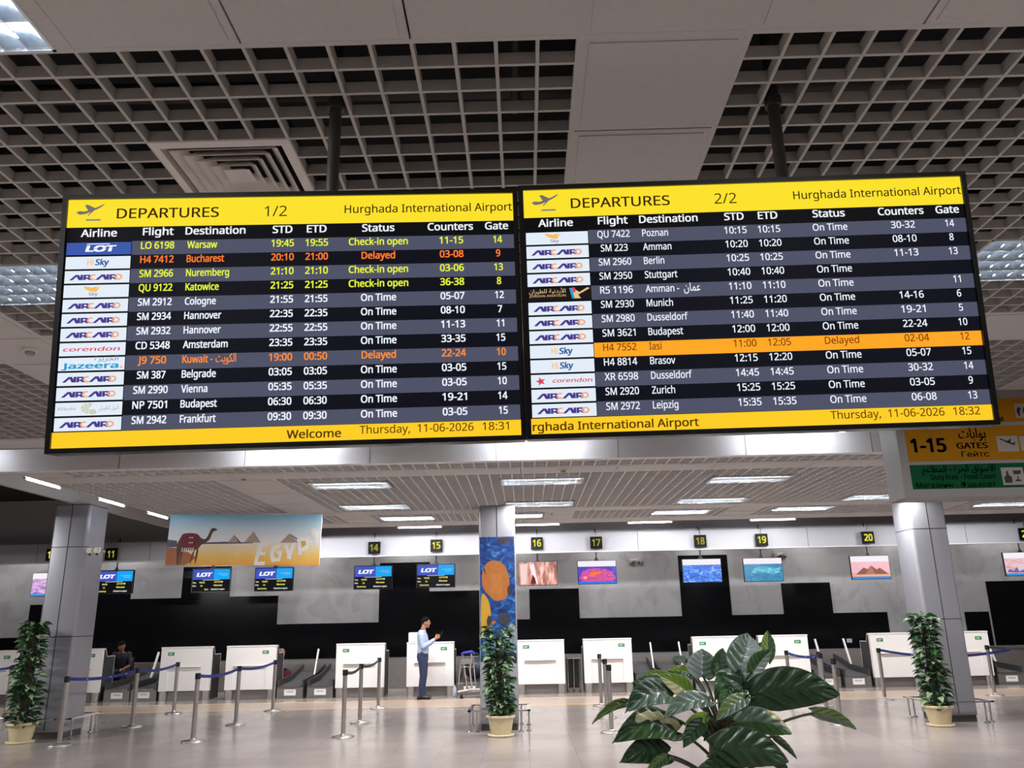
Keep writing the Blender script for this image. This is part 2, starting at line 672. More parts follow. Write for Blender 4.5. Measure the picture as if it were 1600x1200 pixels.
duct.tube([(-0.05, 2.3, 4.4), (0.02, 2.75, 4.05), (0.0, 3.4, 4.0), (0.05, 3.6, 4.3)], 0.02, 6)
duct.build('duct', mat('duct_dark', (60, 57, 57), 0.6), ceil)

# far ceiling: three levels
f2 = MB()
g2 = MB()
lights2 = [(-2.95, -1.85, 10.98, 11.53), (-0.32, 0.83, 10.98, 11.53), (2.62, 3.75, 11.2, 11.75), (5.5, 6.65, 11.2, 11.75),
           (-3.02, -1.9, 13.25, 13.8), (-0.32, 0.83, 13.3, 13.85), (2.55, 3.72, 13.35, 13.9), (5.35, 6.5, 13.35, 13.9)]
XL, XR = -6.2, 16.0
s = 0.15
ribs(g2, -5.69, XR, 9.62, 10.13, ZF, s, s, t=0.013)
flats(f2, XL, XR, 10.13, 10.61, ZF, 1.2, 0.5)
flats(f2, XL, -5.69, 9.62, 10.13, ZF, 0.6, 0.5)
for a, b_ in ((XL, -4.05), (-3.29, XR)):
    ribs(g2, a, b_, 10.61, 14.05, ZF, s, s, t=0.013, holes=lights2)
flats(f2, -4.05, -3.29, 10.61, 14.05, ZF, 0.76, 1.15)
flats(f2, XL, XR, 14.05, 14.55, ZF, 1.2, 0.5)
f2.box(XL, XR, 14.55, 14.57, ZF, ZT + 0.3)
f2.box(XL - 0.02, XL, 9.6, 14.57, ZF, ZF + 0.1)
lights3 = [(-3.1, -1.95, 17.35, 17.9), (2.75, 3.95, 17.3, 17.85), (5.3, 6.5, 17.1, 17.65), (-6.0, -4.9, 17.4, 17.95), (-0.75, 0.4, 17.35, 17.9), (9.6, 10.8, 17.1, 17.65)]
fl3 = [(-3.9, -3.25), (0.45, 1.05), (4.3, 5.0), (8.5, 9.2)]
xs = [XL]
for a, b_ in fl3:
    ribs(g2, xs[-1], a, 14.6, 18.35, ZT, s, s, t=0.015, holes=lights3)
    flats(f2, a, b_, 14.6, 18.35, ZT, 0.7, 0.7)
    xs.append(b_)
ribs(g2, xs[-1], XR, 14.6, 18.35, ZT, s, s, t=0.015, holes=lights3)
flats(f2, XL, XR, 18.35, 19.2, ZT, 1.2, 0.85)
ceil2 = f2.build('ceiling.001', m_tile, kind='structure')
g2.build('open_grid', m_rib2, ceil2)
MB().box(-24, 24, 9.7, 23, 4.85, 4.9).build('plenum', m_void, ceil2)

# bulkhead between the ceilings, with the lit slot in front of it
fas = MB().box(-24, 16, 9.5, 9.6, 3.46, 4.86)
fascia = fas.build('trim_3', m_white, kind='structure')
fj = MB()
for px, py in ((187, 718), (383, 715), (578, 710), (775, 706), (966, 706), (1165, 701), (1362, 695)):
    x = ony(px, py, 9.5).x
    fj.box(x - 0.003, x + 0.003, 9.495, 9.5, 3.46, 3.9)
fj.build('panel_joint', MATS['pale_joint'], fascia)
MB().box(-24, 16, 9.0, 9.5, 3.98, 4.02).box(-24, 16, 8.98, 9.0, 3.82, 4.46).build('slot_top', mat('slot_dark', (90, 88, 88), 0.8), fascia)
# beam over the left row of columns
beam = MB().box(-7.62, -7.54, 9.6, 20.2, 3.68, 4.86).build('trim_4', mat('beam_grey', (170, 165, 162), 0.6), kind='structure')

# ------------------------------------------------------------------ ceiling lights
def fixture(name, label, x0, x1, y0, y1, z, nx, ny, tm, group, ntube=4, watt=60.0, tilt=0.0):
    cxm, cym = (x0 + x1) / 2, (y0 + y1) / 2
    t = thing(name, label, 'ceiling light', (cxm, cym, z), group=group)
    h = MB()
    H = 0.12
    h.box(x0, x1, y0, y1, z + H, z + H + 0.02)
    h.box(x0, x0 + 0.012, y0, y1, z - 0.004, z + H)
    h.box(x1 - 0.012, x1, y0, y1, z - 0.004, z + H)
    h.box(x0, x1, y0, y0 + 0.012, z - 0.004, z + H)
    h.box(x0, x1, y1 - 0.012, y1, z - 0.004, z + H)
    h.build('housing', m_alu, t)
    lv = MB()
    xa, xb, ya, yb = x0 + 0.012, x1 - 0.012, y0 + 0.012, y1 - 0.012
    for k in range(ny + 1):     # curved reflector ridges between the tubes
        y = ya + (yb - ya) * k / ny
        lv.prism([(xa, y - 0.003, z), (xa, y + 0.003, z), (xa, y + 0.022, z + 0.07), (xa, y - 0.022, z + 0.07)], (xb - xa, 0, 0))
    for k in range(1, nx):      # wedge-shaped cross blades
        x = xa + (xb - xa) * k / nx
        lv.prism([(x - 0.002, ya, z + 0.001), (x + 0.002, ya, z + 0.001), (x + 0.012, ya, z + 0.065), (x - 0.012, ya, z + 0.065)], (0, yb - ya, 0))
    lv.build('louvre', m_alu, t)
    for k in range(ntube):
        y = ya + (yb - ya) * (k + 0.5) / ntube
        MB().tube([(x0 + 0.03, y, z + 0.092), (x1 - 0.03, y, z + 0.092)], 0.013, 8).build('tube', tm, t)
        la = bpy.data.lights.new('lamp', 'AREA')
        la.shape = 'RECTANGLE'
        la.size, la.size_y = x1 - x0 - 0.08, 0.022
        la.energy = watt / ntube
        la.color = (0.975, 0.985, 1.0)
        lo = bpy.data.objects.new('lamp', la)
        lo.location = Vector(((x0 + x1) / 2, y, z + LAMP_Z)) - t.location
        lo.rotation_euler = (tilt, 0, 0)
        lo.parent = t
        col.objects.link(lo)
    return t


def fx(label, i0, i1, j0, j1, group='hall ceiling lights'):
    fixture('ceiling_light', label, cx(i0), cx(i1), cy(j0), cy(j1), ZC, 13, 4, m_tube, group, watt=WATT_NEAR)


fx('louvred ceiling light in the top left corner above the flat tiles', -2, -0.1, -1, 0)
fx('louvred ceiling light seen beside the left edge of the first departures board', -3, -1, 3, 4)
fx('louvred ceiling light seen beside the right edge of the second departures board', 7, 9, 3, 4)
unseen = [(9, 11, -1, 0), (-9, -7, 3, 4), (14, 16, 3, 4), (-2, 0, -7, -6), (5, 7, -7, -6), (-9, -7, -7, -6), (12, 14, -7, -6),
          (-9, -7, -1, 0), (12, 14, -1, 0), (-3, -1, 8, 9)]
for q in unseen:  # unseen fixtures, added to give the near hall enough light
    fx('added louvred ceiling light brightening the near hall, out of the photo or behind the departures boards', *q)
lab2 = ['louvred light in the far ceiling below the left board, nearer the bulkhead',
        'louvred light in the far ceiling just above the middle column, nearer the bulkhead',
        'louvred light in the far ceiling right of centre, nearer the bulkhead',
        'louvred light in the far ceiling behind the yellow gates sign, nearer one',
        'louvred light in the far ceiling between the pyramids banner and the middle column',
        'louvred light in the far ceiling right beside the top of the middle column',
        'louvred light in the far ceiling above the counter 18 sign',
        'louvred light in the far ceiling touching the left edge of the gates sign']
for lab, q in zip(lab2, lights2):
    fixture('ceiling_light', lab, *q, ZF, 13, 4, m_tubef, 'far ceiling lights', ntube=2, watt=WATT_FAR)
lab3 = ['louvred light in the rearmost ceiling strip above the counter 15 sign',
        'louvred light in the rearmost ceiling strip between the 17 and 18 signs',
        'louvred light in the rearmost ceiling strip between the 19 and 20 signs',
        'added louvred light in the rearmost ceiling strip, unseen behind the pyramids banner',  # added fixture, brightens the left end of the counters
        'louvred light in the rearmost ceiling strip half hidden by the top of the middle column',
        'louvred light in the rearmost ceiling strip right of the right column']
for lab, q in zip(lab3, lights3):
    fixture('ceiling_light', lab, *q, ZT, 13, 4, m_tubef, 'rear ceiling lights', ntube=2, watt=WATT_REAR, tilt=0.6)


# side bays beyond the beams: unseen lights added to brighten both sides
bay = MB()
hl = [(-13.6, -12.4, 10.3, 10.9), (-11.6, -10.4, 10.3, 10.9), (9.9, 11.1, 10.98, 11.53), (12.6, 13.8, 13.35, 13.9)]
flats(bay, -16.0, -9.2, 9.62, 11.42, ZF, .6, .6, holes=hl)
bay.build('side_bay_tiles', m_tile, ceil2)
for q in hl[:2]:
    fixture('ceiling_light', 'added louvred ceiling light brightening the left bay, outside the photo', *q, ZF, 13, 4, m_tubef, 'added side bay lights', ntube=2, watt=290.0, tilt=.5)
for q in hl[2:]:
    fixture('ceiling_light', 'added louvred ceiling light brightening the right bay, outside the photo', *q, ZF, 13, 4, m_tubef, 'added side bay lights', ntube=2, watt=WATT_FAR, tilt=.3)


def slot_tube(label, a, b, group, tm=None):
    a, b = Vector(a), Vector(b)
    t = thing('tube_lamp', label, 'tube lamp', (a + b) / 2, group=group)
    MB().tube([a, b], 0.014, 8).build('tube', tm or m_tubes, t)
    d = (b - a).normalized()
    k = MB()
    k.box(min(a.x, b.x) - 0.02, max(a.x, b.x) + 0.02, min(a.y, b.y) - 0.02, max(a.y, b.y) + 0.02, a.z + 0.02, a.z + 0.06)
    k.tube([a - d * 0.025, a + d * 0.012], 0.018, 8)
    k.tube([b - d * 0.012, b + d * 0.025], 0.018, 8)
    k.build('batten', m_lam, t)


zs = ZC + 0.028
for lab, xa in (('tube lamp in the bulkhead slot at the far left edge of the photo', -7.45),
                ('tube lamp in the bulkhead slot lighting the panels under the left board', -3.35),
                ('tube lamp in the bulkhead slot lighting the panels under the gap between the boards', -0.42),
                ('tube lamp in the bulkhead slot glowing under the right board', 2.55)):
    slot_tube(lab, (xa, 9.16, zs), (xa + 1.15, 9.16, zs), 'slot lamps above the bulkhead')
for lab, px0, px1, py in (('tube lamp at the rear ceiling edge above the counter 15 sign', 622, 690, 827),
                          ('tube lamp at the rear ceiling edge above the counter 16 sign', 806, 874, 821.7),
                          ('tube lamp at the rear ceiling edge between the 17 and 18 signs', 981, 1050, 819),
                          ('tube lamp at the rear ceiling edge above the counter 19 sign', 1172, 1243, 815)):
    a, b_ = ony(px0, py, 19.6), ony(px1, py, 19.6)
    slot_tube(lab, (a.x, 19.6, 3.815), (b_.x, 19.6, 3.815), 'slot lamps above the counter bulkhead', m_tuber)
sof = MB().box(-16, 16, 20.98, YW, 3.74, 3.78)
sof.build('soffit', m_white, wall)
for k in range(11):      # unseen lamps added behind the counter bulkhead to brighten the upper wall
    xk = -14.2 + 2.75 * k
    t = thing('added_soffit_lamp', 'added tube lamp in the soffit brightening the wall, unseen behind the counter bulkhead', 'tube lamp', (xk, 21.5, 3.7), group='added soffit lamps behind the bulkhead')
    MB().box(xk - .62, xk + .62, 21.46, 21.54, 3.69, 3.74, bev=.006).build('batten', m_lam, t)
    MB().tube([(xk - .58, 21.5, 3.665), (xk + .58, 21.5, 3.665)], .014, 8).build('tube', m_tubef, t)
    la = bpy.data.lights.new('lamp', 'AREA')
    la.shape = 'RECTANGLE'
    la.size, la.size_y, la.energy = 1.16, .03, WATT_ADDED
    lo = bpy.data.objects.new('lamp', la)
    lo.location = (0, 0, -.06)
    lo.rotation_euler = (.35, 0, 0)
    lo.parent = t
    col.objects.link(lo)
for lab, pa, pb2 in (('tube lamp along the left ceiling edge, cut by the photo edge', (0, 748), (30, 757)),
                     ('tube lamp along the left ceiling edge right above the left column', (128, 780), (158, 787)),
                     ('tube lamp along the left ceiling edge beside the pyramids banner', (228, 801), (250, 806))):
    a, b_ = onz(*pa, ZF + .02), onz(*pb2, ZF + .02)
    slot_tube(lab, (-6.36, a.y, ZF + 0.02), (-6.36, max(b_.y, a.y + .8), ZF + 0.02), 'slot lamps along the left beam')

# ------------------------------------------------------------------ air diffuser, detectors, cameras
t = thing('air_diffuser', 'square four-way ceiling air diffuser with nested louvres above the left board', 'air vent', ((cx(0) + cx(1)) / 2, (cy(1) + cy(2)) / 2, ZC))
m_dif = mat('diffuser_paint', (228, 222, 218), 0.5)
xm, ym = t.location.x, t.location.y


def ring(mb, r0, z0, r1, z1, th=0.006):
    sxr, syr = MX / 0.6, MY / 0.6
    for k in range(4):
        c0, c1 = [(-1, -1), (1, -1), (1, 1), (-1, 1)][k], [(1, -1), (1, 1), (-1, 1), (-1, -1)][k]
        q = [(xm + c0[0] * r0 * sxr, ym + c0[1] * r0 * syr, z0), (xm + c1[0] * r0 * sxr, ym + c1[1] * r0 * syr, z0),
             (xm + c1[0] * r1 * sxr, ym + c1[1] * r1 * syr, z1), (xm + c0[0] * r1 * sxr, ym + c0[1] * r1 * syr, z1)]
        mb.prism(q, (0, 0, th))


fr = MB()
ring(fr, 0.30, ZC - 0.002, 0.262, ZC - 0.008)
ring(fr, 0.262, ZC - 0.008, 0.25, ZC + 0.05)
fr.build('frame', m_dif, t)
for k, r in enumerate((0.235, 0.19, 0.145, 0.1)):
    lb = MB()
    ring(lb, r, ZC - 0.004, r - 0.05, ZC + 0.045, 0.005)
    lb.build('louvre', m_dif, t)
core = MB()
core.add([(xm - 0.06, ym - 0.06, ZC), (xm + 0.06, ym - 0.06, ZC), (xm + 0.06, ym + 0.06, ZC), (xm - 0.06, ym + 0.06, ZC), (xm, ym, ZC + 0.045)],
         [(0, 1, 4), (1, 2, 4), (2, 3, 4), (3, 0, 4)])
core.build('core', m_dif, t)
MB().box(xm - 0.29, xm + 0.29, ym - 0.28, ym + 0.28, ZC + 0.12, ZC + 0.13).build('duct_box', m_void, t)


def detector(label, p, r=0.055):
    t = thing('smoke_detector', label, 'smoke detector', p, group='ceiling smoke detectors')
    MB().lathe([(r, 0), (r, -0.012), (r * 0.9, -0.02)], 20, c=p).build('base', m_lam, t)
    MB().lathe([(r * 0.62, -0.02), (r * 0.6, -0.035), (r * 0.4, -0.045), (0.0001, -0.047)], 20, c=p).build('sensor', m_grey, t)


detector('white round smoke detector on flat ceiling tiles left of the departures board', onz(48, 546, ZC - 0.004))
detector('small smoke detector on the far ceiling strip above the pyramids banner', onz(381, 746, ZF - 0.004))
detector('small smoke detector on the far ceiling strip right of the middle column', onz(880, 733, ZF - 0.004))
detector('small smoke detector on the rear ceiling strip above the counter 16 sign', onz(862, 801, ZT - 0.004))

t = thing('alarm_light', 'pair of small white box lights fixed high on the left column', 'emergency light', ony(150, 861, 13.655))
p0 = t.location
for dx in (-0.07, 0.05):
    MB().box(p0.x + dx - 0.045, p0.x + dx + 0.045, p0.y - 0.1, p0.y - 0.01, p0.z - 0.04, p0.z + 0.05, bev=0.012).build('lamp_box', mat('cream_plastic', (228, 222, 205), 0.5), t)
    MB().tube([(p0.x + dx, p0.y - 0.055, p0.z - 0.04), (p0.x + dx, p0.y - 0.055, p0.z - 0.075)], 0.018, 10).build('sensor', m_blackp, t)
MB().box(p0.x - 0.12, p0.x + 0.1, p0.y - 0.012, p0.y + 0.12, p0.z - 0.02, p0.z + 0.02).build('bracket', m_grey, t)


def camera_pair(label, px, py):
    p = ony(px, py, YW - 0.02)
    t = thing('security_camera', label, 'security camera', p, group='wall cameras')
    MB().box(p.x - 0.16, p.x + 0.16, p.y - 0.04, p.y + 0.02, p.z + 0.03, p.z + 0.09).build('mount', m_grey, t)
    for dx in (-0.11, 0.11):
        MB().ball((p.x + dx, p.y - 0.08, p.z), 0.075, 0.075, 0.07).build('housing', mat('camera_grey', (120, 118, 118), 0.4), t)
        MB().tube([(p.x + dx * 0.8, p.y - 0.13, p.z - 0.02), (p.x + dx * 0.8, p.y - 0.165, p.z - 0.03)], 0.03, 10).build('lens', m_blackp, t)


camera_pair('pair of small wall cameras right of the reef picture screen', 992, 878)
camera_pair('pair of small wall cameras above the right corner of the teal screen', 1218, 869)
p = ony(1327, 1001, YB)
MB().box(p.x - 0.07, p.x + 0.07, YB - 0.02, YB, p.z - 0.05, p.z + 0.05, bev=0.006).build('wall_socket', m_grey)
tag(bpy.data.objects['wall_socket'], 'grey wall socket box on the black wall panel left of counter 20', 'socket')

# ------------------------------------------------------------------ columns
COLX = [-7.608, -0.46, 6.66]
CY0, CS = 13.66, 0.30


def rrect(cxx, cyy, hx, hy, r, n=6):
    pts = []
    for sx_, sy_, a0 in ((1, -1, -pi / 2), (1, 1, 0), (-1, 1, pi / 2), (-1, -1, pi)):
        for k in range(n + 1):
            a = a0 + (pi / 2) * k / n
            pts.append((cxx + sx_ * (hx - r) + r * cos(a), cyy + sy_ * (hy - r) + r * sin(a)))
    return pts


for ci, x in enumerate(COLX):
    yc = CY0 + 0.32
    outl = rrect(x, yc, CS, 0.32, 0.055)
    n = len(outl)
    ztop = 3.68 if ci == 0 else ZF
    shaft = MB()
    shaft.add([(a, b_, 0.1) for a, b_ in outl] + [(a, b_, ztop) for a, b_ in outl],
              [(k, (k + 1) % n, (k + 1) % n + n, k + n) for k in range(n)], 0, True)
    shaft.poly([(a, b_, ztop) for a, b_ in outl])
    c_ = shaft.build('column', m_clad, kind='structure')
    pl = MB()
    o2 = rrect(x, yc, CS - 0.012, 0.308, 0.055)
    pl.prism([(a, b_, 0.0) for a, b_ in o2], (0, 0, 0.125))
    pl.build('plinth', m_plinth, c_)
    j = MB()
    j.box(x - 0.006, x + 0.006, CY0 - 0.003, CY0 + 0.01, 0.125, ztop)
    o3 = rrect(x, yc, CS + 0.002, 0.322, 0.055)
    for z in (1.53, 2.96) + ((ztop - 0.02,) if ci == 0 else ()):
        m_ = len(o3)
        j.add([(a, b_, z - 0.006) for a, b_ in o3] + [(a, b_, z + 0.006) for a, b_ in o3], [(k, (k + 1) % m_, (k + 1) % m_ + m_, k + m_) for k in range(m_)])
    j.build('joint', m_joint, c_)


def guard(label, x):
    yc = CY0 + 0.32
    t = thing('guard_rail', label, 'guard rail', (x, yc, 0), group='chrome guard rails around the columns')
    hx, hy = 0.46, 0.46
    r = MB()
    zt = 0.315
    cs = [(x - hx, yc - hy), (x + hx, yc - hy), (x + hx, yc + hy), (x - hx, yc + hy)]
    for k in range(4):
        a, b_ = cs[k], cs[(k + 1) % 4]
        r.box(min(a[0], b_[0]) - 0.03, max(a[0], b_[0]) + 0.03, min(a[1], b_[1]) - 0.03, max(a[1], b_[1]) + 0.03, zt - 0.022, zt, bev=0.008)
    r.build('rail', m_chrome, t)
    for sx_ in (-1, 1):
        for sy_ in (-1, 1):
            for dx, dy in ((0.0, -0.09 * sy_), (-0.12 * sx_, 0.0)):
                lx, ly = x + sx_ * hx + dx, yc + sy_ * hy + dy
                lg = MB().tube([(lx, ly, 0.0), (lx, ly, zt - 0.02)], 0.014, 8)
                lg.lathe([(0.04, 0), (0.04, 0.01), (0.02, 0.022)], 12, c=(lx, ly, 0))
                lg.build('leg', m_chrome, t)


guard('low chrome guard rail around the left column', COLX[0])
guard('low chrome guard rail around the middle column with the fish poster', COLX[1])
guard('low chrome guard rail around the right column', COLX[2])

# ------------------------------------------------------------------ departures boards
BW, BH = 1.43, 1.43 * 9 / 16
YEL, YEL2, RED, WHT = (228, 240, 62), (255, 214, 40), (255, 122, 48), (238, 243, 255)
air = 'aircairo'
rowsL = [('lot', 'LO 6198', 'Warsaw', '19:45', '19:55', 'Check-in open', '11-15', '14', YEL),
         ('hisky', 'H4 7412', 'Bucharest', '20:10', '21:00', 'Delayed', '03-08', '9', RED),
         (air, 'SM 2966', 'Nuremberg', '21:10', '21:10', 'Check-in open', '03-06', '13', YEL),
         ('skyline', 'QU 9122', 'Katowice', '21:25', '21:25', 'Check-in open', '36-38', '8', YEL),
         (air, 'SM 2912', 'Cologne', '21:55', '21:55', 'On Time', '05-07', '12', WHT),
         (air, 'SM 2934', 'Hannover', '22:35', '22:35', 'On Time', '08-10', '7', WHT),
         (air, 'SM 2932', 'Hannover', '22:55', '22:55', 'On Time', '11-13', '11', WHT),
         ('corendon', 'CD 5348', 'Amsterdam', '23:35', '23:35', 'On Time', '33-35', '15', WHT),
         ('jazeera', 'J9 750', 'Kuwait - ' + AR_KUWAIT, '19:00', '00:50', 'Delayed', '22-24', '10', (255, 140, 50)),
         (air, 'SM 387', 'Belgrade', '03:05', '03:05', 'On Time', '03-05', '15', WHT),
         (air, 'SM 2990', 'Vienna', '05:35', '05:35', 'On Time', '03-05', '10', WHT),
         ('nile', 'NP 7501', 'Budapest', '06:30', '06:30', 'On Time', '19-21', '14', WHT),
         (air, 'SM 2942', 'Frankfurt', '09:30', '09:30', 'On Time', '03-05', '15', WHT)]
ORG = (128, 52, 8)
rowsR = [('skyline', 'QU 7422', 'Poznan', '10:15', '10:15', 'On Time', '30-32', '14', WHT),
         (air, 'SM 223', 'Amman', '10:20', '10:20', 'On Time', '08-10', '8', WHT),
         (air, 'SM 2960', 'Berlin', '10:25', '10:25', 'On Time', '11-13', '13', WHT),
         (air, 'SM 2950', 'Stuttgart', '10:40', '10:40', 'On Time', '', '', WHT),
         ('jordan', 'R5 1196', 'Amman - ' + AR_AMMAN, '11:10', '11:10', 'On Time', '', '11', WHT),
         (air, 'SM 2930', 'Munich', '11:25', '11:20', 'On Time', '14-16', '6', WHT),
         (air, 'SM 2980', 'Dusseldorf', '11:40', '11:40', 'On Time', '19-21', '5', WHT),
         (air, 'SM 3621', 'Budapest', '12:00', '12:00', 'On Time', '22-24', '10', WHT),
         ('hisky', 'H4 7552', 'Iasi', '11:00', '12:05', 'Delayed', '02-04', '12', ORG),
         ('hisky', 'H4 8814', 'Brasov', '12:15', '12:20', 'On Time', '05-07', '15', WHT),
         ('corendon2', 'XR 6598', 'Dusseldorf', '14:45', '14:45', 'On Time', '30-32', '14', WHT),
         (air, 'SM 2920', 'Zurich', '15:25', '15:25', 'On Time', '03-05', '9', WHT),
         (air, 'SM 2972', 'Leipzig', '15:35', '15:35', 'On Time', '06-08', '13', WHT)]
LC = {'white': (228, 238, 250), 'purple': (74, 58, 140), 'orange': (246, 168, 120), 'blue': (58, 88, 172), 'hib': (60, 100, 160),
      'hio': (250, 200, 130), 'skyo': (246, 190, 90), 'skyg': (150, 150, 160), 'red': (224, 70, 90), 'cyan': (40, 160, 205), 'teal': (70, 130, 170),
      'black': (28, 22, 24), 'gold': (230, 195, 140), 'nile': (205, 208, 185), 'nileg': (160, 165, 160), 'pale': (250, 252, 255)}


def logo(kind, x0, x1, z0, z1, y):
    """airline tile: mesh + list of glow colours"""
    cols = []

    def ci(n):
        c = LC[n]
        if c not in cols:
            cols.append(c)
        return cols.index(c)
    mb = MB()
    w, h = x1 - x0, z1 - z0
    bg = {'lot': 'blue', 'jordan': 'black'}.get(kind, 'white')
    mb.poly([(x0, y, z0), (x1, y, z0), (x1, y, z1), (x0, y, z1)], ci(bg))
    y2 = y - 0.0008
    X = lambda u: x0 + u * w
    Z = lambda v: z0 + v * h
    if kind == 'lot':
        put_text(mb, 'LOT', X(.52), Z(.27), h * .46, y2, 'C', ci('pale'), 0.05, width=w * .46, skew=.25)
        mb.poly([(X(.3), y2, Z(.84)), (X(.68), y2, Z(.84)), (X(.66), y2, Z(.9)), (X(.32), y2, Z(.9))], ci('pale'))
        mb.poly([(X(.36), y2 - .0003, Z(.43)), (X(.72), y2 - .0003, Z(.55)), (X(.72), y2 - .0003, Z(.59)), (X(.36), y2 - .0003, Z(.47))], ci('blue'))
    elif kind == 'hisky':
        put_text(mb, 'Hi', X(.385), Z(.3), h * .46, y2, 'C', ci('hio'), 0.03, width=w * .1)
        put_text(mb, 'Sky', X(.56), Z(.3), h * .46, y2, 'C', ci('hib'), 0.035, width=w * .21, skew=.12)
    elif kind == air:
        # slanted A I R, an open ring C, slanted A I R, a ring O
        def stroke(a, b_, t_, c):
            a, b_ = Vector(a), Vector(b_)
            t_ *= 1.3
            mb.poly([(X(a.x - t_ / 2), y2, Z(a.y)), (X(a.x + t_ / 2), y2, Z(a.y)), (X(b_.x + t_ / 2), y2, Z(b_.y)), (X(b_.x - t_ / 2), y2, Z(b_.y))], ci(c))
        for o in (.1, .5):
            stroke((o, .25), (o + .095, .68), .04, 'purple')
            stroke((o + .145, .25), (o + .095, .68), .04, 'purple')
            stroke((o + .165, .25), (o + .165, .68), .032, 'purple')
            stroke((o + .21, .25), (o + .21, .68), .03, 'purple')
            for q in ((.68, .57), (.46, .35)):
                mb.poly([(X(o + .2), y2, Z(q[1])), (X(o + .285), y2, Z(q[1])), (X(o + .285), y2, Z(q[0])), (X(o + .2), y2, Z(q[0]))], ci('purple'))
            stroke((o + .285, .4), (o + .285, .66), .03, 'purple')
            stroke((o + .305, .25), (o + .25, .42), .04, 'purple')
        for c0, a0, a1 in ((.45, 60, 300), (.83, 0, 360)):
            N = 18
            P_ = []
            for k in range(N + 1):
                a = radians(a0 + (a1 - a0) * k / N)
                P_.append([(X(c0 + .062 * cos(a)), y2 - .0002, Z(.47 + .24 * sin(a))), (X(c0 + .036 * cos(a)), y2 - .0002, Z(.47 + .13 * sin(a)))])
            for k in range(N):
                mb.poly([P_[k][0], P_[k + 1][0], P_[k + 1][1], P_[k][1]], ci('orange'))
    elif kind == 'skyline':
        for pts in ([(.3, .9), (.44, .78), (.53, .9), (.48, .6), (.4, .5), (.33, .68)], [(.4, .5), (.5, .42), (.56, .85), (.5, .7)]):
            mb.poly([(X(a), y2, Z(b_)) for a, b_ in pts], ci('skyo'))
        put_text(mb, 'Sky', X(.46), Z(.14), h * .24, y2 - .0002, 'C', ci('skyg'), 0.02, width=w * .14)
        put_text(mb, 'Line', X(.6), Z(.14), h * .22, y2 - .0002, 'C', ci('white'), 0.0)
    elif kind in ('corendon', 'corendon2'):
        o = .0 if kind == 'corendon' else .16
        put_text(mb, 'corendon', X(o + (.5 - .02 if not o else .48)), Z(.36), h * .3, y2, 'C', ci('red'), 0.015, width=w * (.86 if not o else .62), skew=.3)
        if o:
            st = []
            for k in range(10):
                a = pi / 2 + k * pi / 5 + .25
                rr = (.085, .036)[k % 2]
                st.append((X(.15 + rr * cos(a)), y2, Z(.48 + rr * 4.2 * sin(a))))
            mb.poly(st, ci('red'))
    elif kind == 'jazeera':
        put_text(mb, 'Jazeera', X(.48), Z(.16), h * .42, y2, 'C', ci('cyan'), 0.03, width=w * .86)
        mb.poly([(X(.93), y2, Z(.16)), (X(.97), y2, Z(.16)), (X(.97), y2, Z(.28)), (X(.93), y2, Z(.28))], ci('orange'))
        put_text(mb, AR_JAZ, X(.72), Z(.74), h * .3, y2, 'C', ci('teal'), 0.0, width=w * .36)
    elif kind == 'jordan':
        put_text(mb, 'JORDAN AVIATION', X(.31), Z(.28), h * .18, y2, 'C', ci('gold'), 0.0, width=w * .58)
        put_text(mb, AR_JORD, X(.31), Z(.6), h * .26, y2, 'C', ci('gold'), 0.0, width=w * .58)
        mb.poly([(X(.66), y2, Z(.95)), (X(.7), y2, Z(.1)), (X(.74), y2, Z(.1)), (X(.71), y2, Z(.95))], ci('cyan'))
        mb.poly([(X(.71), y2, Z(.95)), (X(.74), y2, Z(.1)), (X(.84), y2, Z(.1)), (X(.8), y2, Z(.4)), (X(.99), y2, Z(.9)), (X(.95), y2, Z(.97)), (X(.82), y2, Z(.6))], ci('gold'))
        mb.poly([(X(.7), y2 - .0002, Z(.98)), (X(.72), y2 - .0002, Z(.6)), (X(.76), y2 - .0002, Z(.6)), (X(.75), y2 - .0002, Z(.98))], ci('red'))
    elif kind == 'nile':
        put_text(mb, 'NileAir', X(.18), Z(.42), h * .24, y2, 'C', ci('nileg'), 0.0, width=w * .28)
        put_text(mb, AR_NILE, X(.8), Z(.42), h * .26, y2, 'C', ci('nileg'), 0.0, width=w * .3)
        for k in range(6):
            a = radians(60 + 45 * k)
            mb.poly([(X(.5), y2 - .0001 * k, Z(.5)), (X(.5 + .12 * cos(a)), y2 - .0001 * k, Z(.55 + .42 * sin(a))), (X(.5 + .12 * cos(a + .6)), y2 - .0001 * k, Z(.55 + .4 * sin(a + .6)))], ci('nile'))
        mb.poly([(X(.57 + .055 * cos(k * pi / 6)), y2 - .001, Z(.26 + .2 * sin(k * pi / 6))) for k in range(12)], ci('nile'))
    return mb, [ecol(c) for c in cols]


GREYROW, DARKROW, HEADROW = (80, 83, 103), (16, 17, 26), (14, 13, 16)


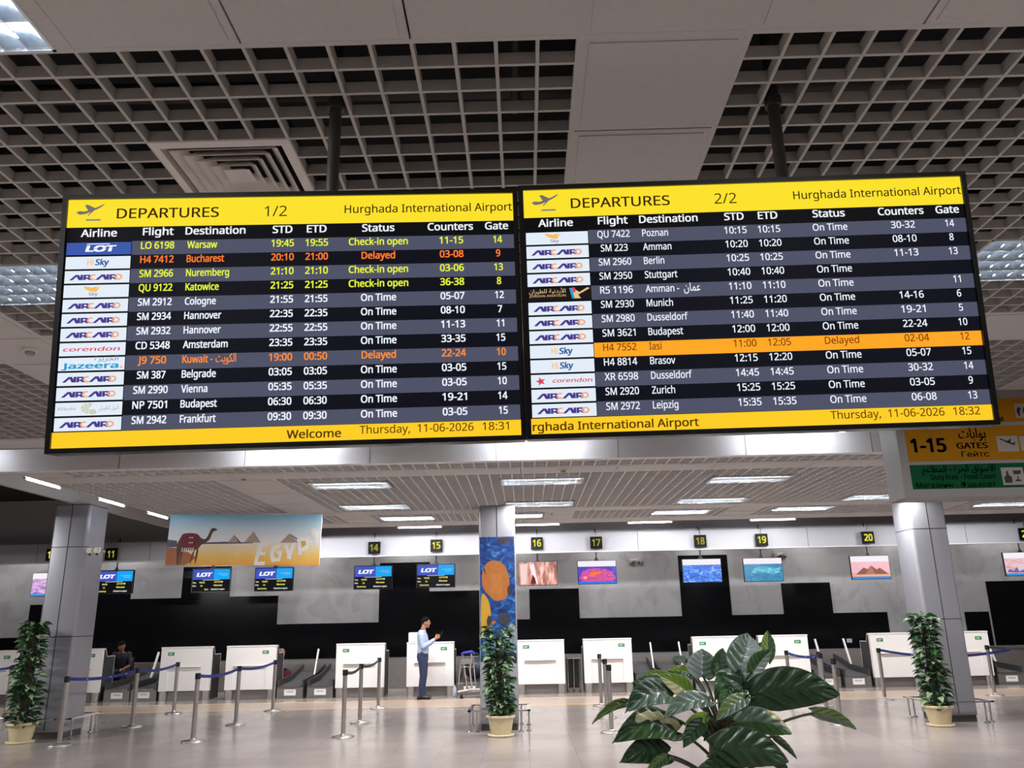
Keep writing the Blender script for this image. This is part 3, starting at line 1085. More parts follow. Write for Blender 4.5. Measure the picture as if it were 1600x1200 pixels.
def board(name, label, loc, rot, rows, page, ticker, clock, hl=None, txtbold=0.022, pole=None):
    t = thing(name, label, 'departures board', loc, Euler(rot, 'XYZ'))
    R = Euler(rot, 'XYZ').to_matrix()
    U = lambda u: (u - .5) * BW
    V = lambda v: (.5 - v) * BH
    q = lambda mb, u0, u1, v0, v1, y, m=0: mb.poly([(U(u0), y, V(v1)), (U(u1), y, V(v1)), (U(u1), y, V(v0)), (U(u0), y, V(v0))], m)
    kw = dict(parent=t, world_coords=False)
    b = 0.0155
    cs_ = MB()
    cs_.box(-BW / 2 - b, BW / 2 + b, 0.004, 0.065, -BH / 2 - b, BH / 2 + b, bev=0.003)
    cs_.box(-BW / 2 + .1, BW / 2 - .1, 0.065, 0.1, -BH / 2 + .08, BH / 2 - .08, bev=0.004)
    cs_.build('casing', m_bezel, **kw)
    bz = MB()
    bz.box(-BW / 2 - b, -BW / 2, -0.006, 0.02, -BH / 2 - b, BH / 2 + b)
    bz.box(BW / 2, BW / 2 + b, -0.006, 0.02, -BH / 2 - b, BH / 2 + b)
    bz.box(-BW / 2, BW / 2, -0.006, 0.02, -BH / 2 - b, -BH / 2)
    bz.box(-BW / 2, BW / 2, -0.006, 0.02, BH / 2, BH / 2 + b)
    bz.build('bezel', m_bezel, **kw)
    sc = MB()
    q(sc, 0, 1, 0, 1, 0.003)
    sc.build('screen', ecol(HEADROW), **kw)
    hb = MB()
    q(hb, 0, 1, 0, .1175, 0.002)
    ho = hb.build('header_bar', ecol((252, 226, 44)), **kw)
    hk = dict(parent=ho, world_coords=False)
    def words(nm, parent, c, *a, **k):
        w_ = MB()
        put_text(w_, *a, **k)
        return w_.build(nm, ecol(c), parent, world_coords=False)
    INK = (58, 34, 10)
    words('title', ho, INK, 'DEPARTURES', U(.221), V(.0815), .041 * BH, 0.001, 'C', 0, 0.012, width=.226 * BW)
    words('page_number', ho, INK, page, U(.461), V(.083), .044 * BH, 0.001, 'C', 0, 0, width=.05 * BW)
    words('airport_name', ho, INK, 'Hurghada International Airport', U(.807), V(.0745), .0335 * BH, 0.001, 'C', 0, 0.008, width=.382 * BW)
    pi_ = MB()
    ax, az = .0185, .0589
    pl = [(0, .055), (.006, .048), (.018, .05), (.026, .046), (.018, .024), (.024, .021), (.041, .036), (.052, .027), (.06, .019), (.062, .018), (.057, .029), (.046, .041), (.034, .051), (.022, .06), (.008, .064)]
    pi_.poly([(U(ax + a), 0.001, V(c_)) for a, c_ in reversed(pl)])
    pi_.poly([(U(.0525), 0.0008, V(.049)), (U(.058), 0.0008, V(.046)), (U(.046), 0.0008, V(.068)), (U(.043), 0.0008, V(.069))])
    q(pi_, .0405, .073, .083, .090, 0.001, 1)
    pi_.build('plane_icon', [ecol((116, 108, 112)), ecol((128, 134, 140))], **hk)
    for s_, u, w in (('Airline', .0715, .079), ('Flight', .2015, .068), ('Destination', .328, .133), ('STD', .477, .0445), ('ETD', .5535, .0445),
                     ('Status', .692, .0735), ('Counters', .8555, .1035), ('Gate', .961, .0532)):
        vv = .1545 if s_ != 'Airline' else .1572
        words('column_heading', t, (240, 244, 250), s_, U(u), V(vv), .0305 * BH, 0.001, 'C', 0, 0.02, width=w * BW)
    for i, (lg, fl_, dest, std, etd, st, cn, gt, c) in enumerate(rows):
        v0 = .177 + i * .05848
        v1 = v0 + .05848
        rw = MB()
        q(rw, .145, .9995, v0, v1, 0.002)
        bgc = GREYROW if i % 2 == 0 else DARKROW
        if i == hl:
            bgc = (255, 168, 36)
        ro = rw.build('flight_row', ecol(bgc), **kw)
        rk = dict(parent=ro, world_coords=False)
        lm, lmats = logo(lg, U(.003), U(.1435), V(v0 + .0555), V(v0 + .0045), 0.0015)
        lm.build('airline_logo', lmats, **rk)
        vb = V(v0 + .0345)
        cap = .0285 * BH
        bo = 0.008 if i == hl else txtbold
        words('flight_number', ro, c, fl_, U(.2015), vb, cap, 0.001, 'C', 0, bo, width=.0735 * BW if len(fl_) == 7 else .061 * BW)
        arab = dest.split(' - ')
        de = MB()
        put_text(de, arab[0] + (' -' if len(arab) > 1 else ''), U(.2665), vb, cap, 0.001, 'L', 0, bo, xs=.785)
        if len(arab) > 1:
            put_text(de, arab[1], U(.338 if i == 8 else .352), vb, cap * .95, 0.001, 'L', 0, bo * .6, width=BW * (.044 if i == 8 else .037))
        de.build('destination', ecol(c), ro, world_coords=False)
        words('scheduled_time', ro, c, std, U(.478), vb, cap, 0.001, 'C', 0, bo, width=.0505 * BW)
        words('expected_time', ro, c, etd, U(.554), vb, cap, 0.001, 'C', 0, bo, width=.0505 * BW)
        words('status', ro, c, st, U(.692), vb, cap, 0.001, 'C', 0, bo, width={'Check-in open': .133, 'On Time': .0785, 'Delayed': .0755}[st] * BW)
        if cn:
            words('counter_numbers', ro, c, cn, U(.857), vb, cap, 0.001, 'C', 0, bo, width=.054 * BW)
        if gt:
            words('gate_number', ro, c, gt, U(.9625), vb, cap, 0.001, 'C', 0, bo, xs=.84)
    fb = MB()
    q(fb, 0, 1, .9385, 1, 0.002)
    fo = fb.build('footer_bar', ecol((255, 206, 38)), **kw)
    s_, u, w, al = ticker
    words('ticker_text', fo, (92, 56, 10), s_, U(u), V(.986), .031 * BH, 0.001, al, 0, 0.018, width=w * BW)
    words('date', fo, (92, 56, 10), 'Thursday,  11-06-2026', U(.6500), V(.976), .0305 * BH, 0.001, 'L', 0, 0.006, width=.2465 * BW)
    words('clock', fo, (92, 56, 10), clock, U(.9735), V(.976), .0305 * BH, 0.001, 'R', 0, 0.006, width=.0575 * BW)
    if pole:
        # the pole comes down from the void, the arms reach to the back of the casing
        Ri = R.transposed()
        px_, py_ = pole
        L = lambda p: Ri @ (Vector(p) - Vector(loc))
        po = MB()
        po.tube([L((px_, py_, 4.45)), L((px_, py_, loc[2] - .3))], 0.024, 12)
        po.build('support_pole', m_poledark, **kw)
        cl = MB()
        cl.tube([L((px_, py_, ZC - 0.01)), L((px_, py_, ZC + 0.03))], 0.034, 12)
        cl.build('pole_collar', m_poledark, **kw)
        for dz in (.2, -.25):
            a = L((px_, py_, loc[2] + dz))
            ar = MB().box(a.x - .03, a.x + .03, 0.095, a.y, a.z - .025, a.z + .025)
            ar.build('bracket_arm', m_poledark, **kw)
    return t


board('departures_board', 'hanging departures board page 1/2 showing Warsaw in its first row', (-0.7221, 2.4071, 2.5889), (radians(5.2133), radians(-1.0837), radians(3.1992)),
      rowsL, '1/2', ('Welcome', .494, .1165, 'L'), '18:31', pole=(-0.711, 2.80))
board('departures_board', 'hanging departures board page 2/2 with one row highlighted orange', (0.74, 2.4352, 2.6078), (radians(5.7408), radians(-.5699), radians(.2584)),
      rowsR, '2/2', ('rghada International Airport', .003, .361, 'L'), '18:32', hl=8, txtbold=0.012, pole=(1.041, 2.86))

# ------------------------------------------------------------------ gates sign, right
YS = 7.4
zt_ = ZC - 0.002
xl = ony(1403, 700, YS).x
xr = xl + 3.4
r1t = ony(1580, 622, YS).z
d1 = ony(1411, 668, YS).z
r2b = ony(1417, 722, YS).z
d2 = ony(1418, 727, YS).z
gb = ony(1430, 765, YS).z
sb = ony(1430, 778, YS).z
sg = thing('gates_sign', 'large hanging direction sign with yellow gates rows and a green row', 'sign', (xl, YS, sb))
m_sfr = mat('sign_frame', (138, 135, 134), 0.45)
m_or = mat('sign_yellow', (168, 114, 14), 0.6, spec=.1)
m_gr = mat('sign_green', (8, 78, 44), 0.6, spec=.1)
m_sq = mat('sign_white', (160, 150, 142), 0.5)
m_tx = mat('sign_black', (22, 18, 16), 0.5)
sx0 = ony(1411.5, 672, YS).x
MB().box(xl, xr, YS + 0.01, YS + 0.34, sb, zt_, bev=0.004).build('box', m_sfr, sg)
fr = MB()
fr.box(xl, sx0, YS - 0.008, YS + 0.01, sb, zt_)
fr.box(sx0, xr, YS - 0.008, YS + 0.01, sb, gb)
fr.box(sx0, xr, YS - 0.008, YS + 0.01, r1t, zt_)
fr.box(sx0, xr, YS - 0.006, YS + 0.01, d1 - 0.004, d1 + 0.03)
fr.box(sx0, xr, YS - 0.006, YS + 0.01, d2, r2b)
fr.build('frame', m_sfr, sg)
MB().box(sx0, xr, YS, YS + 0.01, d1 + 0.03, r1t).build('panel', m_or, sg)
pn = MB().box(sx0, xr, YS, YS + 0.01, r2b, d1).build('panel', m_or, sg)
pg = MB().box(sx0, xr, YS, YS + 0.01, gb, d2).build('panel', m_gr, sg)


def sp(x, y):
    p = ony(x, y, YS)
    return p.x, p.z


def stext(nm, parent, m_, s_, x, y, x1, cap, bold=0.01):
    a, b_ = sp(x, y), sp(x1, y)
    mb = MB()
    put_text(mb, s_, (a[0] + b_[0]) / 2, (a[1] + b_[1]) / 2, cap, YS - 0.002, 'C', 0, bold, width=b_[0] - a[0])
    mb.build(nm, m_, parent)


p1o = [o for o in sg.children if o.name.startswith('panel')][0]
m_gink = mat('sign_dark_green_ink', (3, 12, 8), 0.6, spec=.1)
stext('gate_range', pn, m_tx, '1-15', 1424, 706, 1480, .122, .035)
stext('arabic_lettering', pn, m_tx, AR_GATES, 1498, 684.5, 1541, .075, .012)
stext('lettering', pn, m_tx, 'GATES', 1495, 700.5, 1544, .052, .024)
stext('cyrillic_lettering', pn, m_tx, '\u0413\u0435\u0439\u0442\u0441', 1503, 713.5, 1546, .04, .008)
stext('cyrillic_lettering', p1o, m_tx, '\u0438', 1562, 659, 1568, .05, .012)
stext('arabic_lettering', pg, m_gink, AR_MARKET, 1441, 737, 1556, .05, .01)
stext('lettering', pg, m_gink, 'Duty Free - Food Court', 1455, 748.5, 1557, .044, .012)
stext('cyrillic_lettering', pg, m_gink, '\u041c\u0430\u0433\u0430\u0437\u0438\u043d\u044b - \u0424\u0443\u0434-\u043a\u043e\u0440\u0442', 1432, 761, 1557, .036, .01)


def square(x0, y0, x1, y1, parent, marks):
    a, b_ = sp(x0, y1), sp(x1, y0)
    sqo = MB().box(a[0], b_[0], YS - 0.004, YS, a[1], b_[1]).build('pictogram', m_sq, parent)
    w, h = b_[0] - a[0], b_[1] - a[1]
    mk = MB()
    for pts in marks:
        mk.prism([(a[0] + u * w, YS - 0.004, a[1] + v * h) for u, v in pts], (0, -0.001, 0))
    mk.build('symbol', m_tx, sqo)


plane = [[(.12, .82), (.5, .58), (.74, .42), (.86, .44), (.84, .5), (.66, .58), (.2, .86)], [(.42, .6), (.62, .5), (.7, .8), (.64, .8)], [(.78, .44), (.85, .45), (.86, .62), (.82, .62)]]
bottle = [[(.1, .12), (.42, .12), (.44, .45), (.32, .55), (.3, .8), (.22, .8), (.2, .55), (.08, .45)], [(.55, .6), (.85, .6), (.9, .82), (.52, .82)], [(.55, .2), (.85, .2), (.8, .3), (.6, .3)], [(.66, .3), (.72, .3), (.74, .5), (.7, .5)]]
people = [[(.14 + d, .12), (.2 + d, .12), (.22 + d, .5), (.3 + d, .62), (.24 + d, .75), (.14 + d, .75), (.06 + d, .45)] for d in (0, .3, .58)]
square(1560, 681, 1588, 706, pn, plane)
square(1596, 681, 1624, 704, pn, [[(.2, .3), (.8, .3), (.8, .7), (.2, .7)]])
square(1568, 730, 1597, 758, pg, bottle)
p1o = [o for o in sg.children if o.name.startswith('panel')][0]
square(1588, 630, 1615, 653, p1o, people)

# ------------------------------------------------------------------ pyramids banner
YN = 13.5
a = ony(266, 804, YN)
b_ = ony(503, 804, YN)
c_ = ony(260, 883, YN)
BWx = (b_.x - a.x)
BHz = a.z - c_.z
bcen = Vector(((a.x + b_.x) / 2, YN, (a.z + c_.z) / 2 + (b_.z - a.z) / 2))
bt = thing('banner', 'printed hanging banner of a camel and pyramids with white brushed word Egypt', 'banner', bcen, Euler((0, -math.atan2(b_.z - a.z, BWx), 0)))
bt.rotation_euler = (0, math.atan2(a.z - b_.z, BWx), 0)
kw = dict(parent=bt, world_coords=False)


def print_material(name, stops, nscale=5.0, amp=0.18):
    m = bpy.data.materials.new(name)
    m.use_nodes = True
    nt = m.node_tree
    b = nt.nodes['Principled BSDF']
    b.inputs['Roughness'].default_value = 0.55
    tc = nt.nodes.new('ShaderNodeTexCoord')
    sp_ = nt.nodes.new('ShaderNodeSeparateXYZ')
    nt.links.new(tc.outputs['Object'], sp_.inputs[0])
    n = nt.nodes.new('ShaderNodeTexNoise')
    n.inputs['Scale'].default_value = nscale
    n.inputs['Detail'].default_value = 6
    nt.links.new(tc.outputs['Object'], n.inputs['Vector'])
    ma = nt.nodes.new('ShaderNodeMath')
    ma.operation = 'MULTIPLY_ADD'
    nt.links.new(n.outputs['Fac'], ma.inputs[0])
    ma.inputs[1].default_value = amp
    nt.links.new(sp_.outputs['Z'], ma.inputs[2])
    mr = nt.nodes.new('ShaderNodeMapRange')
    mr.inputs['From Min'].default_value = stops[0][0] + amp / 2
    mr.inputs['From Max'].default_value = stops[-1][0] + amp / 2
    nt.links.new(ma.outputs[0], mr.inputs['Value'])
    r = nt.nodes.new('ShaderNodeValToRGB')
    while len(r.color_ramp.elements) < len(stops):
        r.color_ramp.elements.new(.5)
    lo, hi = stops[0][0], stops[-1][0]
    for e, (p, c) in zip(r.color_ramp.elements, stops):
        e.position = (p - lo) / (hi - lo)
        e.color = rgb(c)
    nt.links.new(mr.outputs['Result'], r.inputs['Fac'])
    nt.links.new(r.outputs['Color'], b.inputs['Base Color'])
    MATS[name] = m
    return m


hw, hh_ = BWx / 2, BHz / 2
Bx = lambda u: -hw + u * 2 * hw
Bz = lambda v: hh_ - v * 2 * hh_
m_sky = print_material('printed_sky', [(Bz(.56), (255, 250, 248)), (Bz(.3), (226, 244, 255)), (Bz(0), (150, 220, 255))], 3, .06)
m_sand = print_material('printed_sand', [(Bz(1.0), (255, 180, 70)), (Bz(.8), (255, 214, 120)), (Bz(.55), (255, 246, 224))], 4, .16)
sh = MB().box(-hw, hw, 0.002, 0.012, -hh_, hh_)
sh.build('sheet', m_paper, **kw)
MB().box(-hw, hw, 0.001, 0.002, Bz(.56), hh_).build('printed_sky', m_sky, **kw)
MB().box(-hw, hw, 0.0005, 0.002, -hh_, Bz(.56)).build('printed_sand', m_sand, **kw)


def chaikin(p, n=2):
    for _ in range(n):
        q = []
        for (x0, y0), (x1, y1) in zip(p, p[1:] + p[:1]):
            q += [(x0 * .75 + x1 * .25, y0 * .75 + y1 * .25), (x0 * .25 + x1 * .75, y0 * .25 + y1 * .75)]
        p = q
    return p


def flat(pts, y, m_, nm):
    mb = MB()
    for poly in (pts if isinstance(pts[0][0], (list, tuple)) else [pts]):
        if nm in ('printed_camel', 'printed_saddle_cloth'):
            poly = chaikin(list(poly))
        mb.poly([(Bx(u), y, Bz(v)) for u, v in poly])
    return mb.build(nm, m_, **kw)


flat([[(0, .5), (.06, .52), (.07, .64), (0, .66)], [(.2, .56), (.38, .54), (.56, .555), (.56, .57), (.2, .59)]], -0.0003, mat('print_hills', (92, 96, 122), 0.6), 'printed_hills')
flat([[(0, .66), (.09, .66), (.2, .85), (.13, 1), (0, 1)]], -0.0002, mat('print_redsand', (176, 112, 78), 0.6), 'printed_dune')
flat([[(.395, .555), (.432, .4), (.478, .555)], [(.5, .555), (.557, .335), (.61, .555)], [(.735, .56), (.79, .385), (.86, .56)]], -0.0006, mat('print_pyramid', (190, 165, 150), 0.6, noise=.1, nscale=30), 'printed_pyramids')
flat([[(.432, .4), (.437, .42), (.478, .555), (.466, .555)], [(.79, .385), (.8, .39), (.86, .5), (.845, .5)]], -0.0009, mat('print_shade', (84, 76, 82), 0.6), 'printed_pyramid_sides')
m_cam = mat('print_camel', (98, 66, 56), 0.6, noise=.2, nscale=20)
flat([[(.06, .62), (.085, .43), (.1, .37), (.19, .37), (.215, .47), (.245, .5), (.262, .42), (.275, .29), (.29, .26), (.318, .29), (.316, .32), (.3, .325), (.287, .36), (.276, .5), (.25, .56), (.22, .6), (.205, .7), (.15, .72), (.1, .7), (.085, .85), (.088, 1), (.076, 1), (.07, .8)],
      [(.175, .7), (.185, .72), (.165, .98), (.156, .98)], [(.195, .68), (.21, .68), (.2, .97), (.19, .97)], [(.1, .66), (.112, .66), (.098, .97), (.09, .97)]], -0.0008, m_cam, 'printed_camel')
flat([[(.09, .38), (.195, .37), (.205, .62), (.15, .66), (.085, .64)]], -0.0011, mat('print_saddle', (126, 44, 54), 0.7, noise=.25, nscale=30), 'printed_saddle_cloth')
tas = []
for k in range(6):
    u = .1 + k * .014
    tas.append([(u, .66), (u + .006, .66), (u + .004, .74), (u - .002, .74)])
for u, v in ((.14, .45), (.155, .45), (.14, .55), (.155, .55)):
    tas.append([(u, v), (u + .01, v), (u + .01, v + .02), (u, v + .02)])
tas += [[(.097, .28), (.102, .28), (.104, .38), (.098, .38)], [(.166, .28), (.171, .28), (.173, .38), (.167, .38)]]
flat(tas, -0.0013, mat('print_white', (255, 252, 250), 0.7), 'printed_tassels')
# brushed letters climbing to the right
m_bw = MATS['print_white']
E_ = [[(.598, .56), (.655, .55), (.652, .62), (.625, .63), (.62, .74), (.65, .745), (.645, .81), (.61, .8), (.6, .93), (.65, .93), (.645, 1), (.575, 1), (.585, .78)]]
G_ = [[(.685, .63), (.735, .58), (.738, .66), (.705, .7), (.7, .84), (.73, .86), (.735, .78), (.715, .77), (.718, .72), (.755, .72), (.745, .92), (.69, .94), (.675, .8)]]
Yl = [[(.76, .6), (.785, .58), (.8, .7), (.815, .56), (.84, .55), (.82, .78), (.815, .88), (.79, .88), (.788, .78)]]
P_ = [[(.845, .48), (.9, .46), (.93, .54), (.925, .68), (.88, .74), (.885, .8), (.86, .8)]]
T_ = [[(.925, .3), (.96, .26), (.97, .34), (.985, .3), (.99, .56), (.965, .62), (.96, .45), (.94, .46)]]
flat(E_ + G_ + Yl + P_ + T_, -0.0013, m_bw, 'printed_word')
flat([[(.872, .53), (.898, .52), (.906, .6), (.88, .66)]], -0.0016, mat('print_yellow', (232, 190, 80), 0.7), 'printed_word_counter')
hg = MB()
for u in (.1, .9):
    hg.tube([(Bx(u), 0.006, hh_), (Bx(u), 0.006, hh_ + max(0.02, ZF - a.z))], 0.004, 6)
hg.build('hanger', m_steel, **kw)

# ------------------------------------------------------------------ fish poster on the middle column
xa, xb = COLX[1] - 0.285, COLX[1] + 0.285
YP = CY0 - 0.012
zt2 = ony(776, 839, CY0).z
po = thing('poster', 'tall underwater poster with orange and yellow fish wrapped on the middle column', 'poster', (COLX[1], YP, 0.35))
zb2 = 0.34
MB().box(xa, xb, YP, YP + 0.005, zb2, zt2).build('sheet', emis_noise('printed_sea', [(.3, (8, 28, 78)), (.48, (14, 56, 126)), (.6, (28, 94, 164)), (.72, (100, 158, 196))], 7.5, (1, 1, 1.5), .8, 0), po)
wp = xb - xa
ppx = lambda x: xa + (x - 749) / (807 - 749) * wp
ppz = lambda x, y: ony(x, y, CY0).z


def pflat(pts, k, m_, nm, par=po):
    pts = chaikin(list(pts)) if len(pts) < 20 else pts
    return MB().prism([(ppx(x), YP - 0.0006 * k, ppz(x, y)) for x, y in pts], (0, 0.0005, 0)).build(nm, m_, par)


def ell(cx_, cy_, rx, ry, n=28, a0=0, a1=2 * pi):
    return [(cx_ + rx * cos(a0 + (a1 - a0) * k / n), cy_ + ry * sin(a0 + (a1 - a0) * k / n)) for k in range(n)]


pflat([(778, 840), (807, 840), (805, 850), (798, 843), (788, 852), (780, 846)], 1, mat('print_rock', (52, 40, 40), 0.7, noise=.3, nscale=20), 'printed_rock')
m_fish = mat('print_orange_fish', (178, 104, 38), 0.6, noise=.08, nscale=12)
body = [(752, 897), (757, 884), (764, 877), (773, 875.5), (784, 878), (792, 886), (797, 899), (798, 912), (796, 926), (791, 936), (782, 939), (772, 938), (764, 931), (757, 924), (752, 912)]
pflat(body, 2, m_fish, 'printed_fish')
st = MB()
for k in range(7):
    x = 768 + k * 2.5
    for s_ in range(16):
        y0_, y1_ = 896 + s_ * 2, 898 + s_ * 2
        o0, o1 = .7 * sin(y0_ * .33 + k), .7 * sin(y1_ * .33 + k)
        st.prism([(ppx(x + o0), YP - 0.0018, ppz(x, y0_)), (ppx(x + .7 + o0), YP - 0.0018, ppz(x, y0_)), (ppx(x + .7 + o1), YP - 0.0018, ppz(x, y1_)), (ppx(x + o1), YP - 0.0018, ppz(x, y1_))], (0, 0.0004, 0))
st.build('printed_stripes', mat('print_stripe', (204, 138, 64), 0.6), po)
pflat([(794, 916), (801, 914), (803, 922), (799, 931), (794, 928)], 3, mat('print_dark_eye', (46, 40, 56), 0.6), 'printed_fish_tail')
pflat([(754, 888), (757, 887), (759, 899), (757, 896)], 3, MATS['print_rock'], 'printed_fin_edge')
m_yf = mat('print_yellow_fish', (196, 148, 32), 0.6, noise=.06, nscale=10)
pflat([(750, 926), (757, 929), (763, 938), (766, 952), (767, 968), (765, 982), (760, 992), (752, 996), (750, 996)], 4, m_yf, 'printed_fish')
pflat([(759, 968), (764, 960), (768, 966), (766, 977), (760, 980)], 5, MATS['print_dark_eye'], 'printed_fish_mask')
pflat([(767, 972), (773, 968), (774, 974), (768, 977)], 5, m_fish, 'printed_fish_mouth')
pflat(ell(788, 967, 11, 9), 4, mat('print_coral', (58, 58, 70), 0.8, noise=.5, nscale=24), 'printed_coral')
pflat(ell(801, 990, 8, 16, 20), 5, mat('print_pale_coral', (140, 150, 150), 0.8, noise=.5, nscale=18), 'printed_coral')
pflat([(751, 1000), (807, 990), (807, 1020), (751, 1024)], 3, mat('print_blue_coral', (110, 156, 178), 0.7, noise=.4, nscale=14), 'printed_coral')
pflat([(751, 1024), (807, 1020), (808, 1040), (751, 1040)], 6, mat('print_reef_dark', (32, 36, 50), 0.7, noise=.4, nscale=20), 'printed_reef')
lowp = MB()
pts = [(xa, ppz(750, 1048))]
for k in range(13):
    u = k / 12
    pts.append((xa + wp * u, ppz(780, 1036) + .06 * sin(pi * (u * .8 + .1)) - .03 * u))
pts += [(xb, zb2), (xa, zb2)]
lowp.prism([(x, YP - 0.0055, z) for x, z in pts], (0, 0.0012, 0))
lp = lowp.build('lower_panel', mat('print_pale_grey', (176, 178, 184), 0.5), po)
lt = MB()
put_text(lt, 'DAM', ppx(800), ppz(800, 1060.5), .038, YP - 0.0062, 'C', 0, .03, width=wp * .2)
put_text(lt, '179', ppx(799), ppz(800, 1090), .055, YP - 0.0062, 'C', 0, .03, width=wp * .16)
put_text(lt, '079', ppx(799), ppz(800, 1097), .05, YP - 0.0062, 'C', 0, .03, width=wp * .16)
lt.build('lettering', mat('print_slate', (66, 70, 88), 0.6), lp)

# ------------------------------------------------------------------ counter numbers and screens
m_num = emis('number_glow', (236, 232, 70), 0.95)
m_numd = emis('number_glow_dim', (170, 165, 60), 0.9)


m_signblack = mat('sign_box_black', (5, 5, 6), 0.5, spec=.15)


def number_sign(n, px, py, dim=False):
    p = ony(px, py, 20.08)
    lab = {'11': 'beside the left column', '14': 'right of the pyramids banner', '15': 'left of the middle column', '16': 'right of the middle column'}.get(n, 'on the white bulkhead')
    t = thing('counter_number_sign', 'small black counter number sign reading %s %s' % (n, lab), 'sign', p, group='counter number signs')
    MB().box(p.x - .145, p.x + .145, p.y - .03, p.y + .03, p.z - .145, p.z + .145, bev=.006).build('box', m_signblack, t)
    f = MB()
    put_text(f, n, p.x, p.z - .075, .155, p.y - .032, 'C', 0, .03, width=.1 * len(n) if n != '11' else .16)
    f.build('numerals', m_numd if dim else m_num, t)
    MB().tube([(p.x, p.y, p.z + .14), (p.x, p.y, 3.7), (p.x, 20.22, 3.7), (p.x, 20.22, 3.66)], .008, 6).box(p.x - .03, p.x + .03, p.y + .03, 20.205, p.z - .05, p.z + .05).build('hanging_rod', m_steel, t)


for n, x, y, d in (('10', 82, 867, 0), ('11', 174, 866, 1), ('14', 585, 856, 1), ('15', 682, 852.5, 0), ('16', 839, 849, 0), ('17', 931.5, 848, 1), ('18', 1094, 845.5, 1),
                   ('19', 1190, 843.5, 0), ('20', 1356, 840, 0), ('21', 1602, 834.5, 0)):
    number_sign(n, x, y, d)

YSN = 20.5
SW, SH = 0.93, 0.545


def screen(label, px, py, content, group):
    p = ony(px, py, YSN)
    t = thing('counter_screen', label, 'screen', p, group=group)
    MB().box(p.x - SW / 2 - .012, p.x + SW / 2 + .012, p.y + .002, p.y + .06, p.z - SH / 2 - .012, p.z + SH / 2 + .012, bev=.004).build('casing', m_bezel, t)
    pole = MB().tube([(p.x, p.y + .08, p.z + .1), (p.x, p.y + .08, 3.8)], .016, 8)
    pole.add([(p.x - .07, p.y + .07, p.z + SH / 2), (p.x + .07, p.y + .07, p.z + SH / 2), (p.x + .016, p.y + .07, p.z + SH / 2 + .1), (p.x - .016, p.y + .07, p.z + SH / 2 + .1)], [(0, 1, 2, 3)])
    pole.build('hanging_pole', m_blackp, t)
    X = lambda u: p.x + (u - .5) * SW
    Z = lambda v: p.z + (.5 - v) * SH
    R_ = lambda mb, u0, u1, v0, v1, k, m_=0: mb.poly([(X(u0), p.y + .001 - .0015 * k, Z(v1)), (X(u1), p.y + .001 - .0015 * k, Z(v1)), (X(u1), p.y + .001 - .0015 * k, Z(v0)), (X(u0), p.y + .001 - .0015 * k, Z(v0))], m_)
    content(t, X, Z, R_, p)
    return t


def lot_screen(bottom):
    def f(t, X, Z, R_, p):
        mb = MB()
        R_(mb, 0, 1, 0, 1, 0, 0)
        mb.build('display', ecol((10, 10, 14)), t)
        hb = MB()
        R_(hb, .01, .565, .02, .47, 1, 0)
        R_(hb, .565, .985, .02, .47, 1, 1)
        put_text(hb, 'LOT', X(.3), Z(.33), .085, p.y - .004, 'C', 2, .06, width=SW * .4, skew=.25)
        put_text(hb, 'LOT POLISH AIRLINES', X(.8), Z(.24), .014, p.y - .004, 'C', 2, 0, width=SW * .26)
        put_text(hb, 'Economy', X(.84), Z(.31), .014, p.y - .004, 'C', 2, 0, width=SW * .16)
        hb.build('header', [ecol((66, 84, 190)), ecol((20, 166, 244)), ecol((240, 246, 255))], t)
        tx = MB()
        put_text(tx, 'Time', X(.06), Z(.63), .03, p.y - .003, 'C', 0, .03, width=SW * .09)
        put_text(tx, 'Gate', X(.06), Z(.77), .03, p.y - .003, 'C', 0, .03, width=SW * .09)
        put_text(tx, '19:55', X(.26), Z(.63), .036, p.y - .003, 'C', 1, .03, width=SW * .15)
        put_text(tx, '14', X(.25), Z(.78), .036, p.y - .003, 'C', 1, .03)
        put_text(tx, 'LO 6198', X(.7), Z(.61), .036, p.y - .003, 'C', 1, .03, width=SW * .23)
        put_text(tx, 'Warsaw', X(.69), Z(.76), .036, p.y - .003, 'C', 1, .03, width=SW * .23)
        put_text(tx, 'Check-in open', X(.69), Z(.93), .034, p.y - .003, 'C', 0, .03, width=SW * .36)
        put_text(tx, bottom, X(.2 if len(bottom) > 4 else .39), Z(.93), .034, p.y - .003, 'C', 1, .03, width=SW * (.24 if len(bottom) > 4 else .1))
        R_(tx, .27, .73, .485, .5, 1, 0)
        tx.build('lettering', [ecol((240, 240, 235)), ecol((240, 232, 120))], t)
    return f


def pic_screen(name, ramp, scale, stretch, distort, header=True, shapes=(), foot=None):
    def f(t, X, Z, R_, p):
        mb = MB()
        R_(mb, 0, 1, 0, 1, 0, 0)
        mb.build('display', emis_noise(name, ramp, scale, stretch, distort), t)
        if header:
            hb = MB()
            R_(hb, 0, 1, 0, .25, 1, 0)
            hb.build('header', ecol((246, 240, 248)), t)
        if foot:
            fb_ = MB()
            R_(fb_, 0, 1, .9, 1, 1, 0)
            fb_.build('footer', ecol(foot), t)
        for k, (c, pts) in enumerate(shapes):
            MB().poly([(X(u), p.y - .003 - .0006 * k, Z(v)) for u, v in pts]).build('picture_shape', ecol(c) if not isinstance(c, str) else MATS[c], t)
    return f


